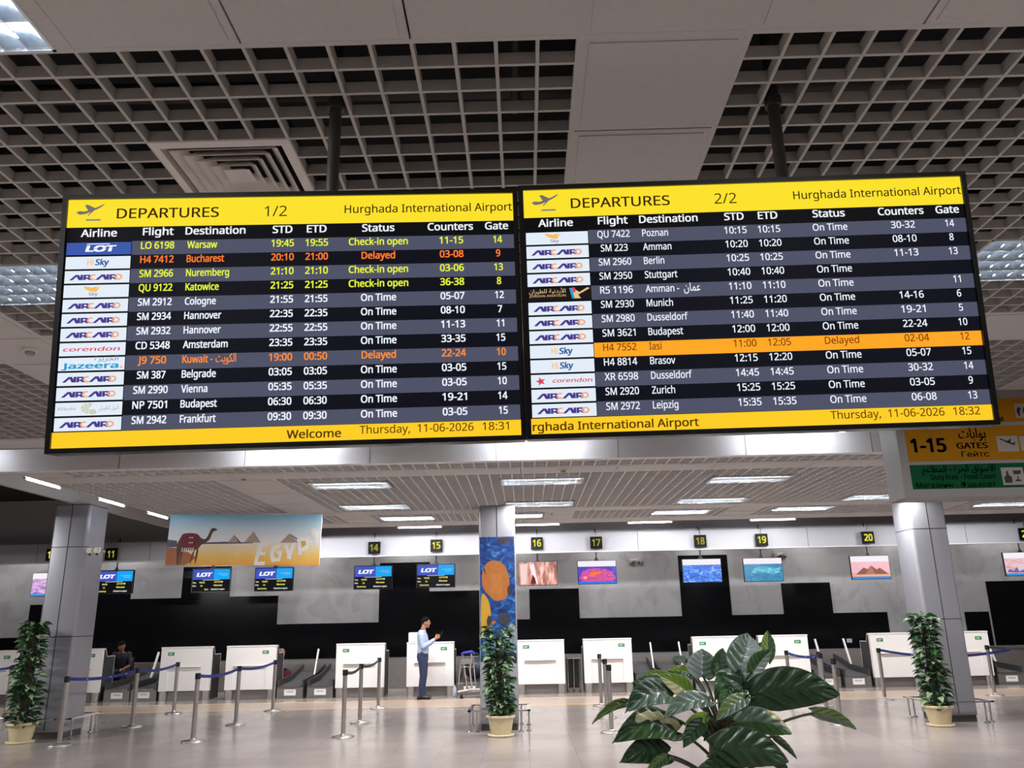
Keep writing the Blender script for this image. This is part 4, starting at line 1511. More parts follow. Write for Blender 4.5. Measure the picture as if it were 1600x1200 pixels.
GS1, GS2 = 'check-in screens showing flight details', 'check-in screens showing scenery'
screen('flight screen with a blue header partly hidden by the left column', 178, 909.5, lot_screen('Economy'), GS1)
screen('flight screen hanging below the left half of the pyramids banner', 330, 906.5, lot_screen('Bus'), GS1)
screen('flight screen hanging below the right half of the pyramids banner', 428, 905, lot_screen('Economy'), GS1)
screen('flight screen under the counter number 14 sign', 583, 902, lot_screen('Economy'), GS1)
screen('flight screen under the counter number 15 sign', 681, 899.5, lot_screen('Economy'), GS1)
emis_noise('pic_coral', [(.3, (90, 20, 160)), (.45, (190, 40, 160)), (.55, (240, 80, 120)), (.7, (120, 40, 200))], 22, (1, 1, 1.4), 1.5)
emis_noise('pic_stone', [(.3, (120, 50, 40)), (.5, (214, 140, 120)), (.7, (255, 225, 215))], 9, (2, 1, .5), .6)
emis_noise('pic_whale', [(.3, (20, 130, 175)), (.55, (80, 190, 215)), (.7, (150, 225, 235))], 10, (1, 1, 2.5), 1.2)
screen('mauve shoreline screen partly hidden by the left column', 79, 913, pic_screen('pic_shore', [(.3, (120, 84, 170)), (.48, (200, 160, 220)), (.6, (240, 200, 225)), (.75, (140, 120, 200))], 7, (1, 1, 3), .8, foot=(80, 150, 225)), GS2)
screen('reddish temple columns picture screen under the number 16 sign', 840.5, 896, pic_screen('pic_temple', [(.3, (84, 30, 26)), (.48, (180, 96, 82)), (.62, (236, 172, 158)), (.78, (255, 236, 232))], 5, (3, 1, .5), .5, header=False,
       shapes=(((250, 214, 206), [(.03, .1), (.22, .06), (.2, .95), (.05, .97)]), ((255, 240, 238), [(.28, .12), (.4, .08), (.44, .5), (.5, .95), (.42, .95), (.34, .5)]), ((120, 30, 34), [(.3, .95), (.36, .55), (.42, .7), (.45, .95)]),
               ('pic_stone', [(.52, .0), (.62, .0), (.62, 1), (.52, 1)]), ('pic_stone', [(.72, .02), (.86, .02), (.84, 1), (.74, 1)]))), GS2)
screen('pink coral reef picture screen under the number 17 sign', 933, 894, pic_screen('pic_reef', [(.3, (30, 20, 130)), (.5, (60, 40, 180)), (.7, (90, 60, 220))], 8, (1, 1, 2), .8, foot=(60, 120, 230),
       shapes=(('pic_coral', [(.03, .75), (.1, .5), (.25, .36), (.45, .32), (.7, .36), (.9, .5), (.98, .8), (.9, .9), (.1, .9)]), ((250, 120, 60), [(.25, .66), (.34, .52), (.5, .46), (.66, .48), (.55, .58), (.4, .7)]), ((255, 170, 160), [(.12, .72), (.2, .66), (.24, .76), (.16, .8)]))), GS2)
screen('deep blue waves picture screen under the number 18 sign', 1097, 891.5, pic_screen('pic_waves', [(.3, (10, 50, 170)), (.48, (20, 96, 226)), (.6, (70, 170, 250)), (.75, (210, 240, 255))], 6, (1, 1, 2.2), 1.6), GS2)
screen('teal whale picture screen under the number 19 sign', 1192.5, 890, pic_screen('pic_teal', [(.3, (10, 100, 150)), (.6, (24, 140, 186)), (.8, (60, 170, 205))], 7, (1, 1, 2), .8,
       shapes=(('pic_whale', [(.18, .6), (.28, .42), (.45, .36), (.65, .38), (.82, .48), (.95, .4), (.92, .62), (.78, .72), (.6, .66), (.4, .58), (.26, .66)]),)), GS2)
screen('peach desert mountains picture screen under the number 20 sign', 1360, 886.5, pic_screen('pic_dawn', [(.3, (250, 170, 150)), (.5, (240, 180, 190)), (.7, (214, 170, 220))], 3, (.6, 1, 3), .3, foot=(70, 140, 220),
       shapes=(((236, 178, 140), [(0, .74), (1, .74), (1, .9), (0, .9)]), ((150, 96, 84), [(.1, .8), (.32, .5), (.42, .58), (.52, .42), (.66, .6), (.74, .52), (.95, .8)]), ((186, 124, 104), [(.34, .8), (.52, .44), (.6, .8)]))), GS2)
screen('pale sunset harbour picture screen at the right edge of the photo', 1600, 881, pic_screen('pic_harbour', [(.3, (190, 140, 170)), (.5, (240, 190, 190)), (.7, (200, 210, 235))], 5, (1, 1, 2), .5, foot=(70, 140, 220),
       shapes=(((110, 110, 150), [(.02, .86), (.1, .7), (.2, .8), (.3, .62), (.34, .82), (.5, .72), (.7, .84), (.7, .88)]),)), GS2)

# ------------------------------------------------------------------ check-in counters
def counter(label, xa, xb, sticker, side):
    """front white desk with ledge; side -1/+1: where the stepped cheek and back shelf show"""
    yf = 20.0
    t = thing('check_in_counter', label, 'check-in counter', ((xa + xb) / 2, yf, 0), group='white check-in counters')
    w = xb - xa
    fp = MB()
    zt, zb, zl = 1.19, 0.215, 0.735
    fp.box(xa, xb, yf + .02, yf + .1, zb, zt)
    fp.box(xa, xb, yf, yf + .02, zl + .012, zt - .03)
    il, ir = xa + w * .16, xb - w * .19
    fp.box(xa, il, yf, yf + .02, zb, zl + .012)
    fp.box(ir, xb, yf, yf + .02, zb, zl + .012)
    fp.build('front_panel', m_lam, t)
    MB().box(xa - .01, xb + .01, yf - .015, yf + .16, zt - .03, zt + .002, bev=.008).build('top', m_lam, t)
    MB().box(il, ir, yf - .05, yf + .02, zl, zl + .014, bev=.004).build('ledge', m_lam, t)
    MB().box(xa + .01, xb - .01, yf + .1, yf + .62, zb, .98).build('body', m_cheek, t)
    MB().box(xa + .012, xb - .012, yf + .1, yf + .64, .98, 1.0, bev=.004).build('work_shelf', m_lam, t)
    prof = [(yf + .1, .02), (yf + .1, zt - .03), (yf + .16, zt - .03), (yf + .24, 1.0), (yf + .62, 1.0), (yf + .62, .02)]
    for xx in (xa - .004, xb - .016):
        MB().prism([(xx, a_, z_) for a_, z_ in prof], (.02, 0, 0)).build('side_cheek', m_cheek, t)
    e = MB()
    for xx in (xa - .006, xb - .018):
        pp = prof[1:]
        for (a0, z0), (a1, z1) in zip(pp[:-1], pp[1:]):
            d = Vector((0, a1 - a0, z1 - z0)).normalized() * .012
            nrm = Vector((0, -d.z, d.y))
            e.prism([(xx, a0, z0), (xx, a1, z1), (xx, a1 + nrm.y, z1 + nrm.z), (xx, a0 + nrm.y, z0 + nrm.z)], (.024, 0, 0))
    e.build('edge_band', m_lam, t)
    MB().box(xa + .14, xb - .14, yf + .1, yf + .14, .005, .2).build('plinth', m_steeld, t)
    for xx in (xa + .09, xb - .09):
        o4 = rrect(xx, yf + .1, .09, .09, .05)
        MB().prism([(q[0], q[1], 0) for q in o4], (0, 0, zb)).build('foot', m_steel, t)
    sxp = xa + w * (.2 if sticker < 0 else .79)
    st_ = MB().box(sxp - .075, sxp + .075, yf - .003, yf, 1.0, 1.075)
    so = st_.build('green_sticker', m_green, t)
    ln = MB().box(sxp - .05, sxp + .04, yf - .004, yf - .003, 1.04, 1.05).box(sxp - .05, sxp + .02, yf - .004, yf - .003, 1.022, 1.03)
    ln.build('sticker_text', m_paper, so)
    return t


for lab, xa, xb, st_, sd in (
        ('white check-in counter behind the left potted plant', -13.13, -12.0, 1, 1),
        ('white check-in counter half hidden by the left column', -11.12, -9.99, 1, 1),
        ('white check-in counter right of the seated man in black', -8.59, -7.41, -1, 1),
        ('white check-in counter with a bald head showing behind its right edge', -7.05, -5.885, 1, 1),
        ('white check-in counter behind the three stanchions left of the standing man', -4.47, -3.34, -1, 1),
        ('white check-in counter with the man in the pale blue shirt before it', -2.815, -1.72, 1, 1),
        ('white check-in counter right beside the middle column', -.25, .86, -1, -1),
        ('white check-in counter behind the three stanchions left of the big plant', 1.31, 2.43, 1, -1),
        ('white check-in counter partly behind the big plant, left one of two', 3.86, 4.995, -1, -1),
        ('white check-in counter partly behind the big plant, right one of two', 5.397, 6.526, 1, -1),
        ('white check-in counter left of the right column', 7.974, 9.07, -1, -1),
        ('white check-in counter right of the right column', 9.6, 10.7, 1, -1)):
    counter(lab, xa, xb, st_, sd)


# ------------------------------------------------------------------ weigh conveyors between the counters
def conveyor(label, xc, w, side):
    yf = 20.05
    t = thing('baggage_conveyor', label, 'baggage conveyor', (xc, yf, 0), group='baggage conveyors between the counters')
    xa, xb = xc - w / 2, xc + w / 2
    MB().box(xa, xb, yf, yf + 1.9, 0, .25).build('base', m_steeld, t)
    MB().box(xa + .03, xb - .06, yf - .02, yf + .04, .25, .275, bev=.006).build('front_lip', m_chrome, t)
    bl = MB()
    bl.add([(xa + .04, yf + .04, .27), (xb - .04, yf + .04, .27), (xb - .04, yf + 1.1, .33), (xa + .04, yf + 1.1, .33), (xb - .04, yf + 2.2, .55), (xa + .04, yf + 2.2, .55)], [(0, 1, 2, 3), (3, 2, 4, 5)])
    bl.box(xa + .04, xb - .04, yf + 1.9, yf + 2.2, .0, .5)
    bl.build('belt', m_rubber, t)
    for xx in (xa, xb - .035):
        MB().prism([(xx, yf + .02, .26), (xx, yf + .02, .40), (xx, yf + 1.1, .46), (xx, yf + 2.2, .66), (xx, yf + 2.2, .5), (xx, yf + 1.1, .32)], (.035, 0, 0)).build('side_rail', m_cheek, t)
    xe = xb - .03
    MB().prism([(xe, yf + 1.05, .44), (xe, yf + 1.12, .44), (xe, yf + 1.45, 1.04), (xe, yf + 1.38, 1.05)], (.03, 0, 0)).build('end_post', m_lam, t)
    pa = MB().box(xc - .13, xc + .14, yf - .003, yf, .07, .2).build('notice', m_paper, t)
    n_ = MB()
    for z in (.16, .14):
        n_.box(xc - .08, xc + .09, yf - .004, yf - .003, z, z + .008)
    n_.build('notice_text', m_ink, pa)


for lab, xc, s_ in (('baggage conveyor right beside the counter half hidden by the left column', -9.57, 1), ('baggage conveyor left of the counter beside the seated man', -8.94, 1),
                    ('baggage conveyor at the foot of the seated person behind a counter, left one', -5.53, 1), ('baggage conveyor left of the counter with three stanchions in front', -4.83, 1),
                    ('baggage conveyor behind the luggage trolley', -1.36, 1), ('baggage conveyor hidden behind the middle column', -.62, -1),
                    ('baggage conveyor left above the big plant, nearer its counter', 2.79, -1), ('baggage conveyor right above the big plant leaves', 3.5, -1),
                    ('baggage conveyor right of the counter behind the big plant', 6.9, -1), ('baggage conveyor left of the counter by the right column', 7.6, -1),
                    ('baggage conveyor at the right edge of the photo', 11.1, -1)):
    conveyor(lab, xc, .6, s_)

# ------------------------------------------------------------------ stanchions with belts
m_belt = mat('blue_webbing', (34, 42, 116), 0.7, noise=.06, nscale=40)
m_beltl = mat('webbing_mark', (120, 130, 190), 0.7)
m_beltd = mat('dark_webbing', (58, 58, 70), 0.7)


def post(label, base, head=(1, 0), z=0.965):
    p = onz(*base, 0)
    t = thing('stanchion', label, 'queue stanchion', p, group='queue barrier stanchions')
    MB().lathe([(.17, 0), (.17, .012), (.15, .024), (.05, .034), (.04, .05)], 28, c=p).build('base', m_steel, t)
    MB().tube([(p.x, p.y, .03), (p.x, p.y, z - .005)], .034, 14).build('post', m_steel, t)
    hd = MB().tube([(p.x, p.y, z - .085), (p.x, p.y, z)], .041, 14)
    hd.box(p.x - .012, p.x + .012, p.y - .05, p.y + .05, z - .075, z - .01)
    hd.build('belt_head', m_blackp, t)
    return t, p


def belt(t, p, q, m_=None, sag=.05, z=.925, w=.048):
    P, N = [], 12
    mk = MB()
    b = MB()
    a, c_ = Vector((p.x, p.y, 0)), Vector((q.x, q.y, 0))
    d = (c_ - a).normalized()
    a += d * .04
    c_ -= d * .04
    nrm = Vector((-d.y, d.x, 0)) * .0015
    for k in range(N + 1):
        u = k / N
        c0 = a.lerp(c_, u)
        zz = z - sag * 4 * u * (1 - u)
        P.append((c0, zz))
    for (c0, z0), (c1, z1) in zip(P[:-1], P[1:]):
        b.prism([(c0.x - nrm.x, c0.y - nrm.y, z0 - w / 2), (c1.x - nrm.x, c1.y - nrm.y, z1 - w / 2), (c1.x - nrm.x, c1.y - nrm.y, z1 + w / 2), (c0.x - nrm.x, c0.y - nrm.y, z0 + w / 2)], nrm * 2)
    o = b.build('belt', m_ or m_belt, t)
    for k in (3, 7, 10):
        c0, z0 = P[k]
        sgn = -1 if nrm.y * 1 > 0 else 1
        q_ = c0 + nrm * sgn * 1.4
        mk.prism([(q_.x - d.x * .025, q_.y - d.y * .025, z0 - .012), (q_.x + d.x * .025, q_.y + d.y * .025, z0 - .012), (q_.x + d.x * .025, q_.y + d.y * .025, z0 + .012), (q_.x - d.x * .025, q_.y - d.y * .025, z0 + .012)], nrm * sgn * .3)
    mk.build('belt_mark', m_beltl, o)


chains = [([('steel stanchion in front of the left column, nearest of its blue-belt row', (92, 1165)), ('steel stanchion in the middle of the blue-belt row by the left column', (206, 1136)), ('steel stanchion at the far end of the blue-belt row by the left column', (271, 1115))], None),
          [([('steel stanchion nearest in the second blue-belt row', (301, 1159)), ('steel stanchion in the middle of the second blue-belt row', (368, 1133)), ('steel stanchion at the far end of the second blue-belt row', (426, 1111))], None)][0],
          [([('steel stanchion nearest in the dark-belt row left of the standing man', (536, 1152)), ('steel stanchion in the middle of the dark-belt row left of the standing man', (562, 1130)), ('steel stanchion at the far end of the dark-belt row left of the standing man', (591, 1107))], 'd')][0],
          [([('steel stanchion nearest in the row beside the big plant', (956, 1145)), ('steel stanchion in the middle of the row beside the big plant', (949, 1122)), ('steel stanchion at the far end of the row beside the big plant', (940, 1103))], 'd')][0]]
for items, kind_ in chains:
    built = [post(l, b) for l, b in items]
    for (t0, p0_), (t1, p1_) in zip(built[:-1], built[1:]):
        belt(t0, p0_, p1_, m_beltd if kind_ else m_belt)
R1 = post('steel stanchion behind the big plant holding the blue belt', (1237, 1098))
R2 = post('steel stanchion receiving the blue belt from the big plant', (1292, 1111))
R2b = post('steel stanchion standing just behind the belt end beside the big plant', (1288, 1104))
R3 = post('steel stanchion just right of the big plant, nearest of its row', (1314, 1132))
R4 = post('steel stanchion left of the right potted plant with a blue belt', (1383, 1093))
R5 = post('steel stanchion behind the right column holding a dark belt', (1555, 1087))
belt(R1[0], R1[1], R2[1])
belt(R4[0], R4[1], Vector((R4[1].x + 2.15, R4[1].y - .9, 0)), sag=.12)
R6 = post('steel stanchion hidden behind the right potted plant', (1468, 1108))
L0 = post('steel stanchion hidden behind the left potted plant', (8, 1121))
belt(L0[0], L0[1], L0[1] + Vector((-1.2, -.8, 0)))
belt(R5[0], R5[1], R5[1] + Vector((1.8, .3, 0)), m_beltd)


# ------------------------------------------------------------------ potted climbing plants
def leafmat(name, c, rough=0.4, noise=.25, nscale=14):
    return mat(name, c, rough, noise=noise, nscale=nscale, spec=.4)


m_pot = mat('beige_pot', (204, 188, 152), 0.6, noise=.05, nscale=6)
m_soil = mat('soil', (46, 36, 30), 0.95)
m_l1, m_l2, m_l3 = leafmat('leaf_green', (60, 92, 56)), leafmat('leaf_dark', (36, 64, 42)), leafmat('leaf_pale', (142, 166, 124))
m_moss = mat('moss_pole', (58, 50, 34), 0.95, noise=.3, nscale=30, bump=.4)


def small_leaf(mb, base, d, ln, w, m_, rng):
    d = d.normalized()
    upv = Vector((0, 0, 1))
    sd = d.cross(upv)
    if sd.length < .1:
        sd = Vector((1, 0, 0))
    sd.normalize()
    nrm = sd.cross(d).normalized()
    roll = rng.uniform(-.7, .7)
    sd = sd * cos(roll) + nrm * sin(roll)
    nrm = sd.cross(d).normalized()
    tip = base + d * ln - Vector((0, 0, ln * .25))
    m1 = base + d * ln * .35
    m2 = base + d * ln * .7 - Vector((0, 0, ln * .08))
    f_ = nrm * w * .18
    vs = [base, m1 - sd * w * .5 + f_, m1, m1 + sd * w * .5 + f_, m2 - sd * w * .38 + f_, m2 - Vector((0, 0, .002)), m2 + sd * w * .38 + f_, tip]
    mb.add(vs, [(0, 2, 1), (0, 3, 2), (1, 2, 5, 4), (2, 3, 6, 5), (4, 5, 7), (5, 6, 7)], m_, True)


def pot_plant(label, p, ht, lean, seed, prof, n=560):
    rng = random.Random(seed)
    t = thing('potted_plant', label, 'potted plant', p, group='tall climbing plants in beige pots')
    x, y = p.x, p.y
    MB().lathe([(.19, 0), (.2, .012), (.2, .028), (.17, .03)], 28, c=p).build('saucer', m_pot, t)
    MB().lathe([(.14, .02), (.16, .08), (.185, .23), (.19, .245), (.215, .255), (.22, .285), (.205, .295), (.19, .285), (.185, .26)], 28, c=p).build('pot', m_pot, t)
    MB().lathe([(.0001, .258), (.185, .256)], 20, c=p).build('soil', m_soil, t)
    top = Vector((x + lean, y, ht))
    b0 = Vector((x, y, .25))
    MB().tube([b0, b0.lerp(top, .5), top - Vector((0, 0, .12))], [.055, .05, .03], 10).build('moss_pole', m_moss, t)
    fo = MB()
    for k in range(n):
        u = rng.random() ** .95
        c0 = b0.lerp(top, u)
        a = rng.uniform(0, 2 * pi)
        rr = prof(u)
        out = Vector((cos(a), sin(a), rng.uniform(-.25, .55)))
        rad = rr * rng.uniform(.25, .8)
        base = c0 + Vector((cos(a) * rad, sin(a) * rad, 0))
        ln = rng.uniform(.09, .17) * (1.1 if u > .9 else 1)
        m_ = rng.choices([0, 1, 2], [5, 4, 2.5])[0]
        small_leaf(fo, base, out, ln, ln * rng.uniform(.45, .65), m_, rng)
    fo.build('foliage', [m_l1, m_l2, m_l3], t)
    st_ = MB()
    for k in range(14):
        a = rng.uniform(0, 2 * pi)
        u = rng.uniform(.15, .95)
        c0 = b0.lerp(top, u)
        st_.tube([b0 + Vector((cos(a) * .05, sin(a) * .05, 0)), c0 + Vector((cos(a + .5) * .08, sin(a + .5) * .08, 0))], .006, 5)
    st_.build('stems', m_l2, t)


pot_plant('tall climbing plant in a beige pot before the left column', onz(31, 1161, 0), 1.75, -.02, 3, lambda u: .24 - .1 * u)
pot_plant('tall climbing plant in a beige pot before the fish poster column', onz(783, 1150, 0), 1.53, -.03, 11, lambda u: .17 + .03 * sin(u * 3.1) + .16 * max(0, u - .6))
pot_plant('tall climbing plant in a beige pot before the right column', onz(1470, 1134, 0), 1.6, -.03, 5, lambda u: .22 - .06 * u)

# ------------------------------------------------------------------ trolley, bag, bin, bottle, box
p = onz(730, 1091, 0)
t = thing('luggage_trolley', 'silver luggage trolley with a blue handle left of the middle column', 'luggage trolley', p)
zz = .98
MB().tube([(p.x - .12, p.y + .05, zz - .06), (p.x - .06, p.y, zz - .02), (p.x + .1, p.y + .02, zz), (p.x + .16, p.y + .1, zz - .05)], .032, 10).build('handle', mat('blue_plastic', (44, 44, 160), 0.45), t)
fr = MB()
for dx in (-.1, .1):
    fr.tube([(p.x + dx * 1.0, p.y + .02, zz - .04), (p.x + dx * .6, p.y + .06, .6), (p.x + dx * .5 + .05, p.y + .12, .16)], .02, 8)
fr.tube([(p.x - .13, p.y + .06, .88), (p.x - .2, p.y + .1, .3), (p.x - .12, p.y + .3, .14)], .012, 8)
fr.tube([(p.x + .13, p.y + .06, .88), (p.x + .18, p.y + .1, .3), (p.x + .2, p.y + .3, .14)], .012, 8)
for z in (.8, .66):
    fr.tube([(p.x - .14, p.y + .03, z), (p.x + .14, p.y + .03, z)], .011, 8)
fr.build('frame', m_chrome, t)
dk = MB()
dk.box(p.x - .18, p.x + .62, p.y + .02, p.y + .36, .13, .16, bev=.01)
dk.tube([(p.x - .2, p.y, .13), (p.x + .02, p.y - .02, .17), (p.x + .34, p.y + .3, .16)], .03, 8)
dk.build('deck', m_steel, t)
bk = MB()
bk.box(p.x - .12, p.x + .12, p.y + .0, p.y + .02, .72, .83, bev=.005)
bk.build('basket', m_steel, t)
for wx_, wy_ in ((p.x - .13, p.y), (p.x + .5, p.y + .04), (p.x + .5, p.y + .32)):
    MB().tube([(wx_ - .025, wy_, .065), (wx_ + .025, wy_, .065)], .065, 16).build('wheel', m_blackp, t)

q = ony(742, 1056, 20.5)
t = thing('bag', 'large dark blue bag standing behind the luggage trolley', 'bag', (q.x, 20.5, .3))


def lump(pv):
    k = 1 + .07 * sin(pv.x * 7 + pv.z * 5) + .05 * sin(pv.y * 9 + 2)
    return Vector((pv.x * k, pv.y * k, pv.z * (k if pv.z > 0 else .96)))


MB().ball((q.x, 20.5, .56), .25, .2, .25, 24, 16, fn=lump).build('body', mat('dark_blue_nylon', (30, 38, 52), 0.4, noise=.2, nscale=9), t)
MB().tube([(q.x - .13, 20.45, .76), (q.x - .05, 20.42, .9), (q.x + .07, 20.42, .9), (q.x + .14, 20.45, .76)], .014, 6).build('strap', m_blackp, t)

q0, q1 = ony(887, 1060, 20.5), ony(906, 1060, 20.5)
t = thing('trolley_gate', 'small steel framed stand between the two counters right of the middle column', 'stand', ((q0.x + q1.x) / 2, 20.5, 0))
g_ = MB()
for dx in (0, .5, 1):
    xx = q0.x + (q1.x - q0.x) * dx
    for yy in (20.4, 20.75):
        g_.tube([(xx, yy, 0), (xx, yy, .74 + .02 * (dx == 0))], .02, 8)
for yy in (20.4, 20.75):
    g_.tube([(q0.x, yy, .75), (q1.x, yy, .75)], .022, 8)
    g_.tube([(q0.x, yy, .08), (q1.x, yy, .08)], .02, 8)
g_.build('frame', m_chrome, t)
MB().box(q0.x + .03, q1.x - .03, 20.56, 20.6, .06, .72).build('panel', mat('smoked_panel', (58, 60, 60), 0.2), t)
MB().box(q0.x - .03, q1.x + .05, 20.38, 20.78, .745, .775, bev=.01).build('top', m_steel, t)

q = onz(708, 1091, 0)
t = thing('water_bottle', 'pale plastic water bottle on the floor by a counter foot', 'bottle', (q.x, 19.75, 0))
MB().lathe([(.0001, 0), (.042, .002), (.045, .02), (.045, .17), (.03, .215), (.014, .24), (.014, .26)], 18, c=(q.x, 19.75, 0)).build('body', mat('pale_blue_plastic', (196, 204, 222), 0.15), t)
MB().tube([(q.x, 19.75, .258), (q.x, 19.75, .285)], .017, 12).build('cap', mat('blue_cap', (60, 80, 170), 0.4), t)

q = ony(645, 995, 20.35)
t = thing('monitor', 'white monitor back standing on the counter behind the standing man', 'monitor', (q.x, 20.35, 1.0))
MB().box(q.x - .1, q.x + .24, 20.33, 20.37, 1.19, 1.41, bev=.012).build('display_back', mat('white_plastic', (222, 222, 226), 0.4), t)
MB().tube([(q.x, 20.4, 1.0), (q.x, 20.4, 1.3)], .025, 10).build('stand', m_grey, t)
MB().box(q.x - .12, q.x + .12, 20.3, 20.5, 1.0, 1.015).build('foot', m_grey, t)


# ------------------------------------------------------------------ people
def taper(mb, pts, rs, n=14, sx_=1.0):
    """limb with rounded ends"""
    P = [Vector(a_) for a_ in pts]
    d0 = (P[0] - P[1]).normalized()
    d1 = (P[-1] - P[-2]).normalized()
    pp, rr = [], []
    for k in (1.0, .8, .45):
        pp.append(P[0] + d0 * rs[0] * k)
        rr.append(rs[0] * max(.06, math.sqrt(max(0, 1 - k * k))))
    pp += P
    rr += list(rs)
    for k in (.45, .8, 1.0):
        pp.append(P[-1] + d1 * rs[-1] * k)
        rr.append(rs[-1] * max(.06, math.sqrt(max(0, 1 - k * k))))
    mb.tube(pp, rr, n, 0)


def oval(mb, secs, n=20):
    """stacked ovals: (centre, half depth x, half width y); horizontal rings"""
    vs = []
    for c, rx, ry in secs:
        for k in range(n):
            a_ = 2 * pi * k / n
            ca, sa = cos(a_), sin(a_)
            vs.append((c[0] + rx * math.copysign(abs(ca) ** .85, ca), c[1] + ry * math.copysign(abs(sa) ** .85, sa), c[2]))
    fs = []
    for i in range(len(secs) - 1):
        for k in range(n):
            fs.append((i * n + k, i * n + (k + 1) % n, (i + 1) * n + (k + 1) % n, (i + 1) * n + k))
    fs.append(tuple(range(n - 1, -1, -1)))
    fs.append(tuple(range((len(secs) - 1) * n, len(secs) * n)))
    mb.add(vs, fs, 0, True)


def head_geo(mb, c, fwd=0.0, pitch=0.0, s=1.0):
    """head facing +X turned by fwd (about Z) and nodding by pitch"""
    M = Matrix.Translation(Vector(c)) @ Matrix.Rotation(fwd, 4, 'Z') @ Matrix.Rotation(pitch, 4, 'Y')
    o = len(mb.v)

    def shape(pv):
        x, y, z = pv
        k = 1.0
        if z < 0:
            y *= 1 - .28 * min(1, -z) ** 1.2
            if x > 0:
                x *= 1 + .06 * min(1, -z)
            else:
                x *= 1 - .25 * (-z)
        if x > .55 and .05 < z < .35:
            x -= .04
        return Vector((x, y, z))
    mb.ball((0, 0, 0), .098 * s, .076 * s, .118 * s, 26, 20, fn=shape)
    # nose, brow, lips, chin, ears
    mb.ball((.1 * s, 0, -.018 * s), .02 * s, .014 * s, .017 * s, 10, 8)
    taper(mb, [(.092 * s, 0, .02 * s), (.103 * s, 0, -.014 * s)], [.009 * s, .013 * s], 8)
    mb.ball((.086 * s, .03 * s, .03 * s), .014 * s, .022 * s, .008 * s, 10, 6)
    mb.ball((.086 * s, -.03 * s, .03 * s), .014 * s, .022 * s, .008 * s, 10, 6)
    mb.ball((.088 * s, 0, -.052 * s), .012 * s, .024 * s, .006 * s, 10, 6)
    mb.ball((.086 * s, 0, -.064 * s), .012 * s, .02 * s, .007 * s, 10, 6)
    mb.ball((.076 * s, 0, -.095 * s), .022 * s, .026 * s, .019 * s, 10, 8)
    for sg_ in (-1, 1):
        mb.ball((-.006 * s, sg_ * .077 * s, -.008 * s), .02 * s, .009 * s, .032 * s, 10, 8)
    for k in range(o, len(mb.v)):
        mb.v[k] = tuple(M @ Vector(mb.v[k]))
    return M


def hand_geo(mb, wrist, d, palm_n, curl=.5, s=1.0, thumb=1):
    """palm and five bent fingers; d = hand direction, palm_n = direction the palm faces"""
    d = Vector(d).normalized()
    pn = Vector(palm_n)
    pn = (pn - d * pn.dot(d)).normalized()
    sd = d.cross(pn) * thumb
    w = Vector(wrist)
    pc = w + d * .05 * s
    taper(mb, [w, w + d * .03 * s + sd * .012, pc + d * .035 * s + sd * .018 * s], [.026 * s, .024 * s, .019 * s], 10)
    taper(mb, [w, w + d * .03 * s - sd * .012, pc + d * .032 * s - sd * .022 * s], [.024 * s, .022 * s, .018 * s], 10)
    for k, (off, ln) in enumerate(((.028, .068), (.010, .077), (-.010, .072), (-.028, .056))):
        b = pc + d * .04 * s + sd * off * s
        a1 = curl * (.8 + .1 * k)
        p1_ = b + (d * cos(a1) + pn * sin(a1)) * ln * .45 * s
        a2 = a1 + curl * 1.1
        p2_ = p1_ + (d * cos(a2) + pn * sin(a2)) * ln * .32 * s
        a3 = a2 + curl * .7
        p3_ = p2_ + (d * cos(a3) + pn * sin(a3)) * ln * .25 * s
        taper(mb, [b, p1_, p2_, p3_], [.0095 * s, .009 * s, .0085 * s, .0072 * s], 8)
    tb = w + d * .02 * s + sd * .024 * s
    t1 = tb + (d * .6 + sd * .75 + pn * .3).normalized() * .035 * s
    t2 = t1 + (d * .8 + sd * .25 + pn * .55).normalized() * .03 * s
    t3 = t2 + (d * .8 + sd * .0 + pn * .6).normalized() * .022 * s
    taper(mb, [tb, t1, t2, t3], [.013 * s, .0115 * s, .010 * s, .008 * s], 8)


def fuse(o, voxel, smooth=4):
    """one continuous skin: voxel union, then relaxed"""
    r = o.modifiers.new('union', 'REMESH')
    r.mode = 'VOXEL'
    r.voxel_size = voxel
    r.use_smooth_shade = True
    s_ = o.modifiers.new('relax', 'SMOOTH')
    s_.factor = .5
    s_.iterations = smooth
    dg = bpy.context.evaluated_depsgraph_get()
    me = bpy.data.meshes.new_from_object(o.evaluated_get(dg))
    o.modifiers.clear()
    old = o.data
    me.materials.clear()
    for m_ in old.materials:
        me.materials.append(m_)
    o.data = me
    for p_ in me.polygons:
        p_.use_smooth = True
    return o


m_skin = mat('skin', (166, 114, 90), 0.5, noise=.05, nscale=30)
m_skin2 = mat('skin_dark', (122, 78, 58), 0.5, noise=.05, nscale=30)
m_hair = mat('dark_hair', (14, 11, 11), 0.9, noise=.3, nscale=60, spec=.1)
m_shirt = mat('pale_blue_shirt', (160, 174, 206), 0.8, noise=.04, nscale=16, bump=.15)
m_trous = mat('navy_trousers', (40, 48, 78), 0.85, noise=.08, nscale=12, bump=.15)
m_shoe = mat('black_shoe', (16, 16, 18), 0.35)
m_blk = mat('black_shirt', (24, 24, 30), 0.8, noise=.1, nscale=16)


def hair_cap(M, s=1.0, bald=False):
    mb = MB()
    nu, nv = 26, 12
    P = []
    for j in range(nv + 1):
        row = []
        for k in range(nu + 1):
            a_ = 2 * pi * k / nu
            front = (cos(a_) + 1) / 2
            lim = 1.95 - .95 * front ** 1.5
            th = lim * j / nv
            r = 1.07 if j < nv else .98
            if bald:
                th = lim * (.62 + .38 * j / nv)
            row.append(M @ Vector((sin(th) * cos(a_) * .1 * r * s - .004, sin(th) * sin(a_) * .078 * r * s, cos(th) * .122 * r * s)))
        P.append(row)
    mb.grid(P)
    return mb


